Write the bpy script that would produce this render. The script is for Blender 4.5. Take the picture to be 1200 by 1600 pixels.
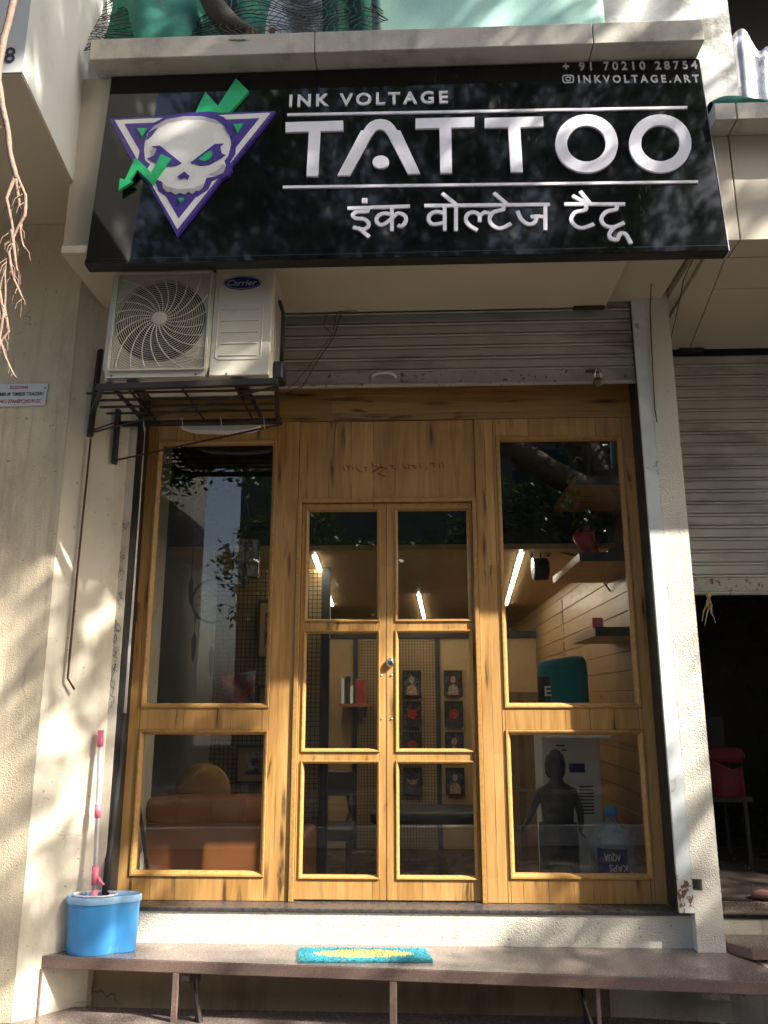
import bpy, bmesh, math, random
from mathutils import Vector, Matrix, noise
random.seed(7)
R = math.radians
for o in list(bpy.data.objects):
    bpy.data.objects.remove(o)
scene = bpy.context.scene
col = scene.collection

# ------------------------------------------------------------------ camera, sky, sun, exposure
cam_d = bpy.data.cameras.new('camera')
cam = bpy.data.objects.new('camera', cam_d)
col.objects.link(cam)
scene.camera = cam
cam_d.sensor_fit = 'VERTICAL'
cam_d.sensor_height = 36.0
cam_d.lens = 36.0 * 1250.0 / 1600.0
cam_d.clip_start = 0.05
cam_d.clip_end = 600.0
YAW, PITCH, ROLL = 0.0392, 0.2311, -0.0009
cam.location = (0.0919, -4.0773, 1.5615)
cam.rotation_mode = 'QUATERNION'
cam.rotation_quaternion = (Matrix.Rotation(YAW, 3, 'Z') @ Matrix.Rotation(math.pi / 2 + PITCH, 3, 'X') @ Matrix.Rotation(ROLL, 3, 'Z')).to_quaternion()

SUN_AZ, SUN_EL = R(66.5), R(41.0)      # azimuth from the street (-Y) towards +X
TO_SUN = Vector((math.sin(SUN_AZ) * math.cos(SUN_EL), -math.cos(SUN_AZ) * math.cos(SUN_EL), math.sin(SUN_EL)))
world = bpy.data.worlds.new('World')
scene.world = world
world.use_nodes = True
wn = world.node_tree
sky = wn.nodes.new('ShaderNodeTexSky')
sky.sky_type = 'NISHITA'
sky.sun_disc = False
sky.sun_elevation = SUN_EL
sky.sun_rotation = math.atan2(TO_SUN.x, TO_SUN.y)
sky.dust_density = 4.0
sky.ozone_density = 0.5
bg = wn.nodes['Background']
bg.inputs['Strength'].default_value = 0.115
wn.links.new(sky.outputs[0], bg.inputs['Color'])
sun_d = bpy.data.lights.new('sun', 'SUN')
sun_d.energy = 5.0
sun_d.angle = R(0.53)
sun_d.color = (1.0, 0.93, 0.82)
sun = bpy.data.objects.new('sun', sun_d)
sun.rotation_mode = 'QUATERNION'
sun.rotation_quaternion = TO_SUN.to_track_quat('Z', 'Y')
sun.location = TO_SUN * 40
col.objects.link(sun)
scene.view_settings.view_transform = 'Standard'
scene.view_settings.look = 'None'
scene.view_settings.exposure = 1.95
scene.view_settings.gamma = 1.0
scene.view_settings.use_curve_mapping = False
scene.render.engine = 'CYCLES'
scene.cycles.max_bounces = 6
scene.cycles.diffuse_bounces = 3
scene.cycles.glossy_bounces = 3
scene.cycles.transparent_max_bounces = 10

# ------------------------------------------------------------------ helpers
def srgb(h):
    h = h.lstrip('#')
    out = []
    for i in (0, 2, 4):
        c = int(h[i:i + 2], 16) / 255.0
        out.append(c / 12.92 if c <= 0.04045 else ((c + 0.055) / 1.055) ** 2.4)
    return tuple(out)

OFF = {}

class MB:
    """collects faces; build() links them as one mesh object"""
    def __init__(s):
        s.v = []; s.f = []
    def add(s, verts, faces):
        n = len(s.v)
        s.v += [tuple(p) for p in verts]
        s.f += [tuple(i + n for i in f) for f in faces]
        return s
    def box(s, x0, x1, y0, y1, z0, z1):
        return s.add([(x0, y0, z0), (x1, y0, z0), (x1, y1, z0), (x0, y1, z0), (x0, y0, z1), (x1, y0, z1), (x1, y1, z1), (x0, y1, z1)],
                     [(0, 3, 2, 1), (4, 5, 6, 7), (0, 1, 5, 4), (1, 2, 6, 5), (2, 3, 7, 6), (3, 0, 4, 7)])
    def prism(s, poly, a, b, axis='y'):
        """extrude a 2D polygon: axis y -> poly is (x,z); z -> (x,y); x -> (y,z)"""
        n = len(poly)
        def P(p, t):
            return {'y': (p[0], t, p[1]), 'z': (p[0], p[1], t), 'x': (t, p[0], p[1])}[axis]
        vs = [P(p, a) for p in poly] + [P(p, b) for p in poly]
        fs = [tuple(range(n)), tuple(range(2 * n - 1, n - 1, -1))] + [(i, (i + 1) % n, n + (i + 1) % n, n + i) for i in range(n)]
        return s.add(vs, fs)
    def ring(s, outer, inner, a, b):
        """flat ring (x,z) of two loops with equal counts, extruded in y"""
        n = len(outer)
        vs = [(p[0], a, p[1]) for p in outer] + [(p[0], a, p[1]) for p in inner] + [(p[0], b, p[1]) for p in outer] + [(p[0], b, p[1]) for p in inner]
        fs = []
        for i in range(n):
            j = (i + 1) % n
            fs += [(i, j, n + j, n + i), (2 * n + i, 3 * n + i, 3 * n + j, 2 * n + j), (i, 2 * n + i, 2 * n + j, j), (n + i, n + j, 3 * n + j, 3 * n + i)]
        return s.add(vs, fs)
    def tube(s, pts, r, n=8, cap=True):
        pts = [Vector(p) for p in pts]
        m = len(pts)
        rs = r if isinstance(r, (list, tuple)) else [r] * m
        vs, fs = [], []
        up = None
        for i, p in enumerate(pts):
            t = (pts[min(i + 1, m - 1)] - pts[max(i - 1, 0)])
            if t.length < 1e-9: t = Vector((0, 0, 1))
            t.normalize()
            if up is None:
                up = Vector((0, 0, 1)) if abs(t.z) < .9 else Vector((1, 0, 0))
            a = t.cross(up)
            if a.length < 1e-6:
                a = t.cross(Vector((0.3, 1, 0.2)))
            a.normalize(); b = a.cross(t); b.normalize(); up = b
            for k in range(n):
                w = 2 * math.pi * k / n
                vs.append(p + (a * math.cos(w) + b * math.sin(w)) * rs[i])
        for i in range(m - 1):
            for k in range(n):
                q = (k + 1) % n
                fs.append((i * n + k, i * n + q, (i + 1) * n + q, (i + 1) * n + k))
        if cap:
            fs.append(tuple(range(n - 1, -1, -1))); fs.append(tuple((m - 1) * n + k for k in range(n)))
        return s.add(vs, fs)
    def lathe(s, prof, n=24, c=(0, 0, 0), sx=1.0, sy=1.0, axis='z'):
        vs, fs = [], []
        m = len(prof)
        for r, z in prof:
            for k in range(n):
                w = 2 * math.pi * k / n
                x, y = r * math.cos(w) * sx, r * math.sin(w) * sy
                p = (x, y, z) if axis == 'z' else ((x, z, y) if axis == 'y' else (z, x, y))
                vs.append((p[0] + c[0], p[1] + c[1], p[2] + c[2]))
        for i in range(m - 1):
            for k in range(n):
                q = (k + 1) % n
                fs.append((i * n + k, i * n + q, (i + 1) * n + q, (i + 1) * n + k))
        if prof[0][0] > 1e-6: fs.append(tuple(range(n - 1, -1, -1)))
        if prof[-1][0] > 1e-6: fs.append(tuple((m - 1) * n + k for k in range(n)))
        return s.add(vs, fs)
    def ribbon(s, pts, w, a, b, curve=False):
        """stroke of width w along a 2D (x,z) path, mitred, extruded in y"""
        P = [Vector(p) for p in pts]
        if len(P) > 3 and curve:
            Q = []
            for i in range(len(P) - 1):
                a0, a1, a2, a3 = P[max(i - 1, 0)], P[i], P[i + 1], P[min(i + 2, len(P) - 1)]
                for k in range(4):
                    t = k / 4
                    Q.append(.5 * (2 * a1 + (a2 - a0) * t + (2 * a0 - 5 * a1 + 4 * a2 - a3) * t * t + (3 * a1 - a0 - 3 * a2 + a3) * t ** 3))
            P = Q + [P[-1]]
        L, Rr = [], []
        for i, p in enumerate(P):
            d0 = (P[i] - P[i - 1]).normalized() if i else (P[1] - P[0]).normalized()
            d1 = (P[i + 1] - P[i]).normalized() if i < len(P) - 1 else d0
            n0, n1 = Vector((-d0.y, d0.x)), Vector((-d1.y, d1.x))
            m = n0 + n1
            if m.length < 1e-6: m = n0.copy()
            m.normalize()
            k = w / 2 / max(0.6, m.dot(n0))
            L.append(p + m * k); Rr.append(p - m * k)
        n = len(P)
        vs = [(q.x, a, q.y) for q in L] + [(q.x, a, q.y) for q in Rr] + [(q.x, b, q.y) for q in L] + [(q.x, b, q.y) for q in Rr]
        fs = []
        for i in range(n - 1):
            fs += [(i, i + 1, n + i + 1, n + i), (2 * n + i, 3 * n + i, 3 * n + i + 1, 2 * n + i + 1), (i, 2 * n + i, 2 * n + i + 1, i + 1), (n + i, n + i + 1, 3 * n + i + 1, 3 * n + i)]
        fs += [(0, n, 3 * n, 2 * n), (n - 1, 3 * n - 1, 4 * n - 1, 2 * n - 1)]
        return s.add(vs, fs)
    def mesh(s, name, mat, off=(0, 0, 0), smooth=False):
        me = bpy.data.meshes.new(name)
        me.from_pydata([(p[0] - off[0], p[1] - off[1], p[2] - off[2]) for p in s.v], [], s.f)
        bm = bmesh.new(); bm.from_mesh(me)
        bmesh.ops.recalc_face_normals(bm, faces=bm.faces)
        bm.to_mesh(me); bm.free()
        if smooth:
            for p in me.polygons: p.use_smooth = True
        if mat: me.materials.append(mat)
        return me
    def build(s, name, mat, parent=None, smooth=False, bevel=0.0, label=None, cat=None, group=None, kind=None, sub=0):
        if parent is not None:
            off = OFF[parent]
            loc = (0, 0, 0)
        else:
            xs, ys, zs = zip(*s.v)
            off = ((min(xs) + max(xs)) / 2, (min(ys) + max(ys)) / 2, min(zs))
            loc = off
        o = bpy.data.objects.new(name, s.mesh(name, mat, off, smooth))
        col.objects.link(o)
        o.parent = parent
        o.location = loc
        OFF[o] = off
        if bevel:
            b = o.modifiers.new('bevel', 'BEVEL'); b.width = bevel; b.segments = 2; b.limit_method = 'ANGLE'; b.angle_limit = R(40)
        if smooth and bevel == 0:
            pass
        if sub:
            b = o.modifiers.new('sub', 'SUBSURF'); b.levels = sub; b.render_levels = sub
        tag(o, label, cat, group, kind)
        return o

def tag(o, label=None, cat=None, group=None, kind=None):
    if label: o['label'] = label
    if cat: o['category'] = cat
    if group: o['group'] = group
    if kind: o['kind'] = kind
    return o

def thing(name, loc, label, cat, group=None, local=False, rx=0.0, rz=0.0, kind=None):
    """an Empty at the thing's base; local=True when its parts are given in its own coordinates"""
    o = bpy.data.objects.new(name, None)
    col.objects.link(o)
    o.empty_display_size = 0.1
    o.location = loc
    o.rotation_euler = (rx, 0, rz)
    OFF[o] = (0, 0, 0) if local else tuple(loc)
    tag(o, label, cat, group, kind)
    return o

def dup(o, parent=None, loc=None, label=None):
    c = o.copy()
    col.objects.link(c)
    c.parent = parent
    if loc is not None: c.location = loc
    OFF[c] = OFF[o]
    if label: c['label'] = label
    for ch in [x for x in bpy.data.objects if x.parent == o]:
        dup(ch, c)
    return c

def smooth_by_angle(o, deg=35):
    for p in o.data.polygons: p.use_smooth = True
    try:
        o.data.set_sharp_from_angle(angle=R(deg))
    except Exception:
        pass
    return o

def text_mb(body, u0, v0, u1, h, depth_a, depth_b, shear=0.0, bold=0.0, spacing=1.0, rise=0.0, flip=False):
    """lettering fitted between u0 and u1 with cap height h, in (x,z), extruded in y"""
    cu = bpy.data.curves.new('lettering', 'FONT')
    cu.body = body; cu.size = 1.0; cu.shear = shear; cu.offset = bold; cu.space_character = spacing
    cu.resolution_u = 3
    o = bpy.data.objects.new('lettering', cu)
    col.objects.link(o)
    bpy.context.view_layer.update()
    dg = bpy.context.evaluated_depsgraph_get()
    me = o.evaluated_get(dg).to_mesh()
    V = [v.co.copy() for v in me.vertices]
    polys = [tuple(p.vertices) for p in me.polygons]
    o.evaluated_get(dg).to_mesh_clear()
    bpy.data.objects.remove(o)
    x0, x1 = min(p.x for p in V), max(p.x for p in V)
    y0, y1 = 0.0, 0.73
    if flip:
        V = [Vector((x0 + x1 - p.x, y1 - p.y, 0)) for p in V]
    def mp(p, t):
        k = (p.x - x0) / (x1 - x0)
        return (u0 + k * (u1 - u0), t, v0 + (p.y - y0) / (y1 - y0) * h + k * rise)
    m = MB()
    n = len(V)
    from collections import Counter
    ec = Counter()
    for f in polys:
        for i in range(len(f)):
            ec[tuple(sorted((f[i], f[(i + 1) % len(f)])))] += 1
    fs = list(polys) + [tuple(n + i for i in reversed(f)) for f in polys]
    for (a, b), c in ec.items():
        if c == 1: fs.append((a, b, n + b, n + a))
    m.add([mp(p, depth_a) for p in V] + [mp(p, depth_b) for p in V], fs)
    return m

def letters(m, mat, parent, name='letter'):
    """every connected piece of a lettering mesh becomes a part of its own"""
    par = list(range(len(m.v)))
    def find(i):
        while par[i] != i:
            par[i] = par[par[i]]; i = par[i]
        return i
    for f in m.f:
        for k in f[1:]:
            par[find(f[0])] = find(k)
    comp = {}
    for f in m.f: comp.setdefault(find(f[0]), []).append(f)
    for fs in comp.values():
        idx = sorted({i for f in fs for i in f}); mp_ = {i: k for k, i in enumerate(idx)}
        MB().add([m.v[i] for i in idx], [tuple(mp_[i] for i in f) for f in fs]).build(name, mat, parent)

# ------------------------------------------------------------------ materials
class NT:
    def __init__(s, name):
        s.m = bpy.data.materials.new(name); s.m.use_nodes = True
        s.t = s.m.node_tree; s.p = s.t.nodes['Principled BSDF']; s.out = s.t.nodes['Material Output']
    def n(s, typ, **kw):
        x = s.t.nodes.new(typ)
        for k, v in kw.items():
            if k.startswith('_'): setattr(x, k[1:], v)
            else: x.inputs[k.replace('__', ' ')].default_value = v
        return x
    def l(s, a, b): s.t.links.new(a, b)
    def pos(s, sc=(1, 1, 1)):
        g = s.n('ShaderNodeNewGeometry')
        m = s.n('ShaderNodeMapping'); m.inputs['Scale'].default_value = sc
        s.l(g.outputs['Position'], m.inputs['Vector'])
        return m.outputs[0]
    def noise(s, sc, detail=4.0, vec=None, rough=.55, stretch=(1, 1, 1), dist=0.0):
        x = s.n('ShaderNodeTexNoise'); x.inputs['Scale'].default_value = sc; x.inputs['Detail'].default_value = detail
        x.inputs['Roughness'].default_value = rough; x.inputs['Distortion'].default_value = dist
        s.l(vec or s.pos(stretch), x.inputs['Vector'])
        return x.outputs['Fac']
    def ramp(s, fac, lo, hi, a=0.0, b=1.0):
        x = s.n('ShaderNodeMapRange'); x.inputs['From Min'].default_value = lo; x.inputs['From Max'].default_value = hi
        x.inputs['To Min'].default_value = a; x.inputs['To Max'].default_value = b
        s.l(fac, x.inputs['Value'])
        return x.outputs[0]
    def mix(s, fac, a, b, mode='MIX'):
        x = s.n('ShaderNodeMix', _data_type='RGBA', _blend_type=mode)
        for sock, val in ((x.inputs[0], fac), (x.inputs[6], a), (x.inputs[7], b)):
            if hasattr(val, 'is_linked'): s.l(val, sock)
            elif isinstance(val, (int, float)): sock.default_value = val
            else: sock.default_value = (*val[:3], 1)
        return x.outputs[2]
    def math(s, op, a, b=0.0):
        x = s.n('ShaderNodeMath', _operation=op)
        for sock, val in ((x.inputs[0], a), (x.inputs[1], b)):
            if hasattr(val, 'is_linked'): s.l(val, sock)
            else: sock.default_value = val
        return x.outputs[0]
    def bump(s, h, strength=.4, dist=.01, prev=None):
        x = s.n('ShaderNodeBump'); x.inputs['Strength'].default_value = strength; x.inputs['Distance'].default_value = dist
        s.l(h, x.inputs['Height'])
        if prev: s.l(prev, x.inputs['Normal'])
        return x.outputs[0]
    def set(s, **kw):
        for k, v in kw.items():
            sock = s.p.inputs[k.replace('_', ' ')]
            if hasattr(v, 'is_linked'): s.l(v, sock)
            elif isinstance(v, tuple) and len(v) == 3: sock.default_value = (*v, 1)
            else: sock.default_value = v
        return s

def pm(name, c, rough=.6, metal=0.0, var=.12, vs=5.0, dirt=None, bump=None, stretch=(1, 1, 1), coat=0.0, spec=.5, rvar=.1):
    """plain painted / plastic / metal surface with uneven colour, dirt patches and fine relief"""
    t = NT(name)
    nz = t.noise(vs, 2, stretch=stretch)
    a = tuple(x * (1 - var) for x in c); b = tuple(min(1, x * (1 + var)) for x in c)
    colr = t.mix(t.ramp(nz, .3, .7), a, b)
    if dirt:
        dc, ds, lo, hi = dirt[:4]
        st = dirt[4] if len(dirt) > 4 else (1, 1, 1)
        colr = t.mix(t.ramp(t.noise(ds, 5, stretch=st, rough=.65), lo, hi), colr, dc)
    t.set(Base_Color=colr, Metallic=metal, Coat_Weight=coat)
    t.p.inputs['Specular IOR Level'].default_value = spec
    t.set(Roughness=t.ramp(nz, .3, .7, max(.02, rough - rvar), min(1, rough + rvar)))
    if bump:
        t.set(Normal=t.bump(t.noise(bump[0], 2, stretch=stretch), bump[1], bump[2]))
    return t.m

def roughcast(name, c, grain=300.0, strength=.9, dirtc=(.16, .13, .09), dirt_lo=.56, dirt_hi=.85):
    t = NT(name)
    base = t.mix(t.ramp(t.noise(2.2, 6), .3, .7), tuple(x * .88 for x in c), tuple(x * 1.06 for x in c))
    base = t.mix(t.ramp(t.noise(3.5, 8, stretch=(1, 1, .35), rough=.7), dirt_lo, dirt_hi), base, dirtc)
    drip = t.math('MULTIPLY', t.ramp(t.noise(11, 4, stretch=(1, 1, .07), rough=.6), .56, .74), t.ramp(t.noise(1.1, 3), .42, .62))
    base = t.mix(t.math('MULTIPLY', drip, .42), base, tuple(x * .45 + .03 for x in dirtc))
    vc = t.n('ShaderNodeTexVoronoi', _feature='DISTANCE_TO_EDGE'); vc.inputs['Scale'].default_value = 1.6
    wv = t.n('ShaderNodeVectorMath', _operation='ADD'); nz3 = t.n('ShaderNodeTexNoise'); nz3.inputs['Scale'].default_value = 6.0
    t.l(t.pos(), nz3.inputs['Vector']); t.l(t.pos(), wv.inputs[0])
    sc3 = t.n('ShaderNodeVectorMath', _operation='SCALE'); sc3.inputs['Scale'].default_value = .25
    t.l(nz3.outputs['Color'], sc3.inputs[0]); t.l(sc3.outputs[0], wv.inputs[1]); t.l(wv.outputs[0], vc.inputs['Vector'])
    crk = t.math('MULTIPLY', t.ramp(vc.outputs['Distance'], .002, .006, 1.0, 0.0), t.ramp(t.noise(1.9, 2), .55, .62))
    base = t.mix(t.math('MULTIPLY', crk, .6), base, (.09, .075, .055))
    speck = t.ramp(t.noise(55, 2, rough=.4), .70, .76)
    base = t.mix(t.math('MULTIPLY', speck, .55), base, (.10, .085, .06))
    t.set(Base_Color=base, Roughness=.92)
    t.p.inputs['Specular IOR Level'].default_value = .2
    v = t.n('ShaderNodeTexVoronoi'); v.inputs['Scale'].default_value = grain * .55
    t.l(t.pos(), v.inputs['Vector'])
    h = t.math('ADD', t.noise(grain, 3, rough=.6), t.math('MULTIPLY', v.outputs['Distance'], .6))
    b1 = t.bump(h, strength, .0035)
    t.set(Normal=t.bump(t.noise(9, 3), .25, .01, b1))
    return t.m

def wood(name, horizontal=False, dark=1.0):
    t = NT(name)
    g = t.n('ShaderNodeNewGeometry')
    sep = t.n('ShaderNodeSeparateXYZ'); t.l(g.outputs['Position'], sep.inputs[0])
    ax, lg = ('Z', 'X') if horizontal else ('X', 'Z')
    across, along = sep.outputs[ax], sep.outputs[lg]
    wob = t.noise(1.3, 2)
    w = t.math('ADD', across, t.math('MULTIPLY', wob, .012))
    # laminate boards of printed planks
    bi = t.math('FLOOR', t.math('MULTIPLY', w, 1 / .118))
    seg = t.math('FLOOR', t.math('MULTIPLY', t.math('ADD', along, t.math('MULTIPLY', bi, .371)), 1 / .93))
    rnd = t.n('ShaderNodeTexWhiteNoise', _noise_dimensions='2D')
    cv = t.n('ShaderNodeCombineXYZ'); t.l(bi, cv.inputs[0]); t.l(seg, cv.inputs[1]); t.l(cv.outputs[0], rnd.inputs['Vector'])
    tint = rnd.outputs['Value']
    fr = t.math('FRACT', t.math('MULTIPLY', w, 1 / .118))
    edge = t.math('MINIMUM', fr, t.math('SUBTRACT', 1.0, fr))
    joint = t.ramp(edge, .004, .022, 1.0, 0.0)
    jn = t.ramp(t.noise(5, 3, stretch=((1, 1, .5) if not horizontal else (.5, 1, 1))), .46, .60)
    joint = t.math('MULTIPLY', joint, jn)
    st = (1, 1, .07) if not horizontal else (.07, 1, 1)
    st2 = (1, 1, .035) if not horizontal else (.035, 1, 1)
    grain = t.noise(38, 4, stretch=st, rough=.62, dist=.6)
    fine = t.noise(170, 1, stretch=st2)
    broad = t.noise(7, 3, stretch=st)
    c1, c2, c3 = (.55 * dark, .315 * dark, .103 * dark), (.36 * dark, .180 * dark, .050 * dark), (.67 * dark, .435 * dark, .180 * dark)
    base = t.mix(t.ramp(grain, .34, .66), c2, c1)
    base = t.mix(t.math('MULTIPLY', t.ramp(broad, .45, .75), .55), base, c3)
    base = t.mix(t.math('MULTIPLY', t.ramp(fine, .5, .75), .3), base, c2)
    base = t.mix(t.math('MULTIPLY', tint, .38), base, tuple(x * .62 for x in c2))
    crack = t.math('MULTIPLY', t.ramp(t.noise(13, 4, stretch=((1, 1, .13) if not horizontal else (.13, 1, 1)), dist=1.1), .635, .70), t.ramp(grain, .3, .55, .5, 1))
    cvv = t.n('ShaderNodeCombineXYZ')
    t.l(t.math('MULTIPLY', t.math('ADD', w, t.math('MULTIPLY', t.noise(30, 2), .008)), 15.0), cvv.inputs[0])
    t.l(t.math('MULTIPLY', along, 2.1), cvv.inputs[1])
    vo = t.n('ShaderNodeTexVoronoi', _voronoi_dimensions='2D'); vo.inputs['Scale'].default_value = 1.0
    t.l(cvv.outputs[0], vo.inputs['Vector'])
    keep = t.n('ShaderNodeSeparateColor'); t.l(vo.outputs['Color'], keep.inputs[0])
    dash = t.math('MULTIPLY', t.ramp(vo.outputs['Distance'], .06, .20, 1.0, 0.0), t.ramp(keep.outputs[0], .62, .70))
    dash = t.math('MULTIPLY', dash, t.ramp(fine, .30, .50))
    crack = t.math('MAXIMUM', crack, dash)
    halo = t.math('MULTIPLY', t.ramp(vo.outputs['Distance'], .08, .5, 1.0, 0.0), t.ramp(keep.outputs[0], .62, .70))
    base = t.mix(t.math('MULTIPLY', halo, .30), base, tuple(x * .55 for x in c2))
    base = t.mix(t.math('MULTIPLY', crack, .88), base, (.045 * dark, .02 * dark, .008 * dark))
    base = t.mix(t.math('MULTIPLY', joint, .85), base, (.035, .016, .007))
    t.set(Base_Color=base, Roughness=t.ramp(grain, .3, .7, .34, .5))
    h = t.math('SUBTRACT', t.math('MULTIPLY', grain, .3), t.math('ADD', joint, crack))
    t.set(Normal=t.bump(h, .25, .0015))
    return t.m

def bead_wood(name):
    t = NT(name)
    g = t.noise(60, 5, stretch=(1, 1, 1), dist=.4)
    base = t.mix(t.ramp(g, .3, .7), (.31, .16, .042), (.44, .25, .085))
    t.set(Base_Color=base, Roughness=.42)
    return t.m

def glass_mat(name, tint=(.93, .95, .94), dust=.006, refl=1.0, film=(.55, .52, .46)):
    t = NT(name)
    t.t.nodes.remove(t.p)
    lw = t.n('ShaderNodeLayerWeight'); lw.inputs['Blend'].default_value = .5
    f5 = t.math('POWER', lw.outputs['Facing'], 4.0)
    fr = t.math('ADD', t.math('MULTIPLY', f5, .9 * refl), .045 * refl)
    tr = t.n('ShaderNodeBsdfTransparent'); tr.inputs['Color'].default_value = (*tint, 1)
    gl = t.n('ShaderNodeBsdfGlossy'); gl.inputs['Roughness'].default_value = 0.0
    nb = t.bump(t.noise(2.2, 2), .02, .01)
    t.l(nb, gl.inputs['Normal'])
    mx = t.n('ShaderNodeMixShader'); t.l(fr, mx.inputs[0]); t.l(tr.outputs[0], mx.inputs[1]); t.l(gl.outputs[0], mx.inputs[2])
    df = t.n('ShaderNodeBsdfDiffuse'); df.inputs['Color'].default_value = (*film, 1)
    sm = t.ramp(t.noise(5, 5, stretch=(1, 1, .6), rough=.7, dist=.8), .42, .80)
    sp = t.ramp(t.noise(90, 2), .72, .80)
    d = t.math('MULTIPLY', t.math('ADD', t.math('ADD', sm, .12), t.math('MULTIPLY', sp, 1.2)), dust)
    m2 = t.n('ShaderNodeMixShader'); t.l(d, m2.inputs[0]); t.l(mx.outputs[0], m2.inputs[1]); t.l(df.outputs[0], m2.inputs[2])
    t.l(m2.outputs[0], t.out.inputs['Surface'])
    return t.m

def lamp_mat(name, c, strength):
    t = NT(name)
    t.set(Base_Color=(.8, .8, .8), Emission_Color=c, Emission_Strength=strength)
    return t.m

def print_mat(name, cols, scale=9.0):
    """a small flat print: soft patches of a few colours"""
    t = NT(name)
    a = t.noise(scale, 3, dist=1.2); b = t.noise(scale * 1.7, 2, dist=.6)
    base = t.mix(t.ramp(a, .44, .52), cols[0], cols[1])
    base = t.mix(t.ramp(b, .54, .60), base, cols[2])
    t.set(Base_Color=base, Roughness=.35)
    return t.m

M = {}
M['wood'] = wood('oak_laminate'); M['wood_h'] = wood('oak_laminate_horizontal', True, .8); M['bead'] = bead_wood('varnished_bead')
M['plaster'] = roughcast('roughcast_plaster', (.74, .64, .47), 300, .9, (.30, .22, .13), .50, .86)
M['plaster_white'] = roughcast('white_roughcast', (.70, .66, .57), 270, 1.0, (.32, .25, .16), .55, .92)
M['smooth_plaster'] = roughcast('smooth_plaster', (.66, .61, .50), 90, .22, (.38, .28, .17), .52, .90)
M['guide'] = pm('pale_guide_paint', (.58, .62, .63), .45, 0, .12, 8, ((.22, .17, .13), 14, .62, .72), (90, .2, .002))
M['rust_guide'] = pm('flaking_guide_paint', (.62, .62, .58), .6, 0, .1, 8, ((.17, .075, .045), 24, .50, .54), (60, .4, .003))
M['cladding'] = pm('cream_cladding', (.46, .42, .34), .38, 0, .06, 2, ((.30, .25, .18), 3, .62, .95), (40, .05, .002))
M['soffit'] = pm('soffit_panel', (.50, .45, .36), .42, 0, .05, 2, ((.34, .28, .2), 3, .65, .95))
M['ledge'] = pm('weathered_ledge', (.50, .48, .42), .7, 0, .14, 4, ((.075, .07, .06), 5.5, .50, .92, (1, 1, .45)), (70, .3, .004))
M['stained'] = pm('stained_wall', (.66, .67, .66), .85, 0, .08, 3, ((.16, .15, .13), 3.2, .48, .62), (90, .4, .004))
M['granite'] = pm('brown_granite', (.155, .125, .110), .2, 0, .35, 160, ((.33, .27, .22), 7, .60, .9), (300, .05, .001), rvar=.1)
M['granite_edge'] = pm('brown_granite_edge', (.19, .128, .105), .5, 0, .3, 190, ((.42, .36, .30), 18, .66, .82), (200, .15, .002))
M['threshold'] = pm('dark_threshold', (.05, .045, .045), .3, 0, .3, 40, ((.22, .20, .18), 30, .66, .78), (80, .3, .003))
M['shutter'] = pm('galvanised_steel', (.47, .46, .42), .42, .35, .10, 4, ((.15, .12, .09), 6, .52, .85, (.35, 1, 1.6)), (30, .08, .002))
M['rust_rail'] = pm('rusty_rail', (.40, .39, .35), .55, .3, .12, 9, ((.13, .06, .035), 42, .58, .66), (70, .4, .003))
M['stained_shade_plaster'] = roughcast('stained_shaded_base_plaster', (.36, .28, .18), 200, .6, (.10, .05, .025), .52, .8)  # stained tan, darkened further for the shade under the upper slab
M['black_gloss'] = None
M['ac'] = pm('aged_white_plastic', (.54, .51, .43), .42, 0, .05, 3, ((.30, .26, .19), 5, .66, .95))
M['ac_dark'] = pm('dark_cavity', (.02, .02, .02), .6)
M['fan'] = pm('fan_plastic', (.05, .05, .05), .5)
M['rack'] = pm('black_painted_iron', (.028, .022, .020), .5, .2, .3, 20, ((.10, .04, .02), 30, .62, .75), (80, .3, .002))
M['rust'] = pm('rusty_iron', (.10, .045, .025), .8, .1, .4, 40, None, (120, .4, .002))
M['chrome'] = pm('chrome', (.65, .65, .66), .16, 1, .05, 10)
M['white_pvc'] = pm('white_pipe', (.62, .62, .6), .4, 0, .06, 6)
M['black_foam'] = pm('black_foam', (.022, .022, .024), .75, 0, .2, 60, None, (120, .25, .002))
M['blue_plastic'] = pm('blue_plastic', (.055, .30, .68), .38, 0, .08, 6, ((.30, .38, .42), 10, .58, .80, (1, 1, .5)))
M['white_plastic'] = pm('white_plastic', (.72, .73, .74), .38, 0, .05, 6)
M['pink'] = pm('pink_plastic', (.78, .18, .28), .4, 0, .05, 6)
M['steel'] = pm('brushed_steel', (.60, .58, .62), .38, .55, .03, 8)
M['teal_fibre'] = pm('teal_fibre', (.025, .20, .25), .95, 0, .3, 120, ((.16, .20, .19), 14, .56, .8))
M['yellow_fibre'] = pm('yellow_fibre', (.42, .38, .11), .95, 0, .2, 120, ((.30, .27, .14), 14, .56, .8))
M['white_board'] = pm('printed_plate', (.66, .68, .70), .4, 0, .04, 6)
M['ink_red'] = pm('red_ink', (.38, .02, .03), .5)
M['ink_black'] = pm('black_ink', (.02, .02, .022), .5)
M['black'] = pm('black_paint', (.014, .014, .015), .45)
M['acrylic'] = pm('white_acrylic', (.82, .82, .90), .5, 0, .02, 6, spec=.25)
M['purple'] = pm('purple_vinyl', (.060, .030, .26), .3, 0, .06, 6)
M['green'] = pm('green_vinyl', (.02, .48, .17), .3, 0, .04, 6)
M['skull_white'] = pm('white_vinyl', (.76, .76, .75), .3, 0, .03, 6)
M['skull_grey'] = pm('grey_vinyl', (.42, .42, .43), .3, 0, .03, 6)
M['blue_badge'] = pm('blue_badge', (.008, .016, .16), .2, 0, .03, 6)
M['silver'] = pm('silver_print', (.6, .6, .6), .3, .6, .04, 6)
M['glass'] = glass_mat('window_glass')
M['jug'] = glass_mat('clear_bottle', (.86, .92, .95), .05, .8)
M['leaf'] = None
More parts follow.
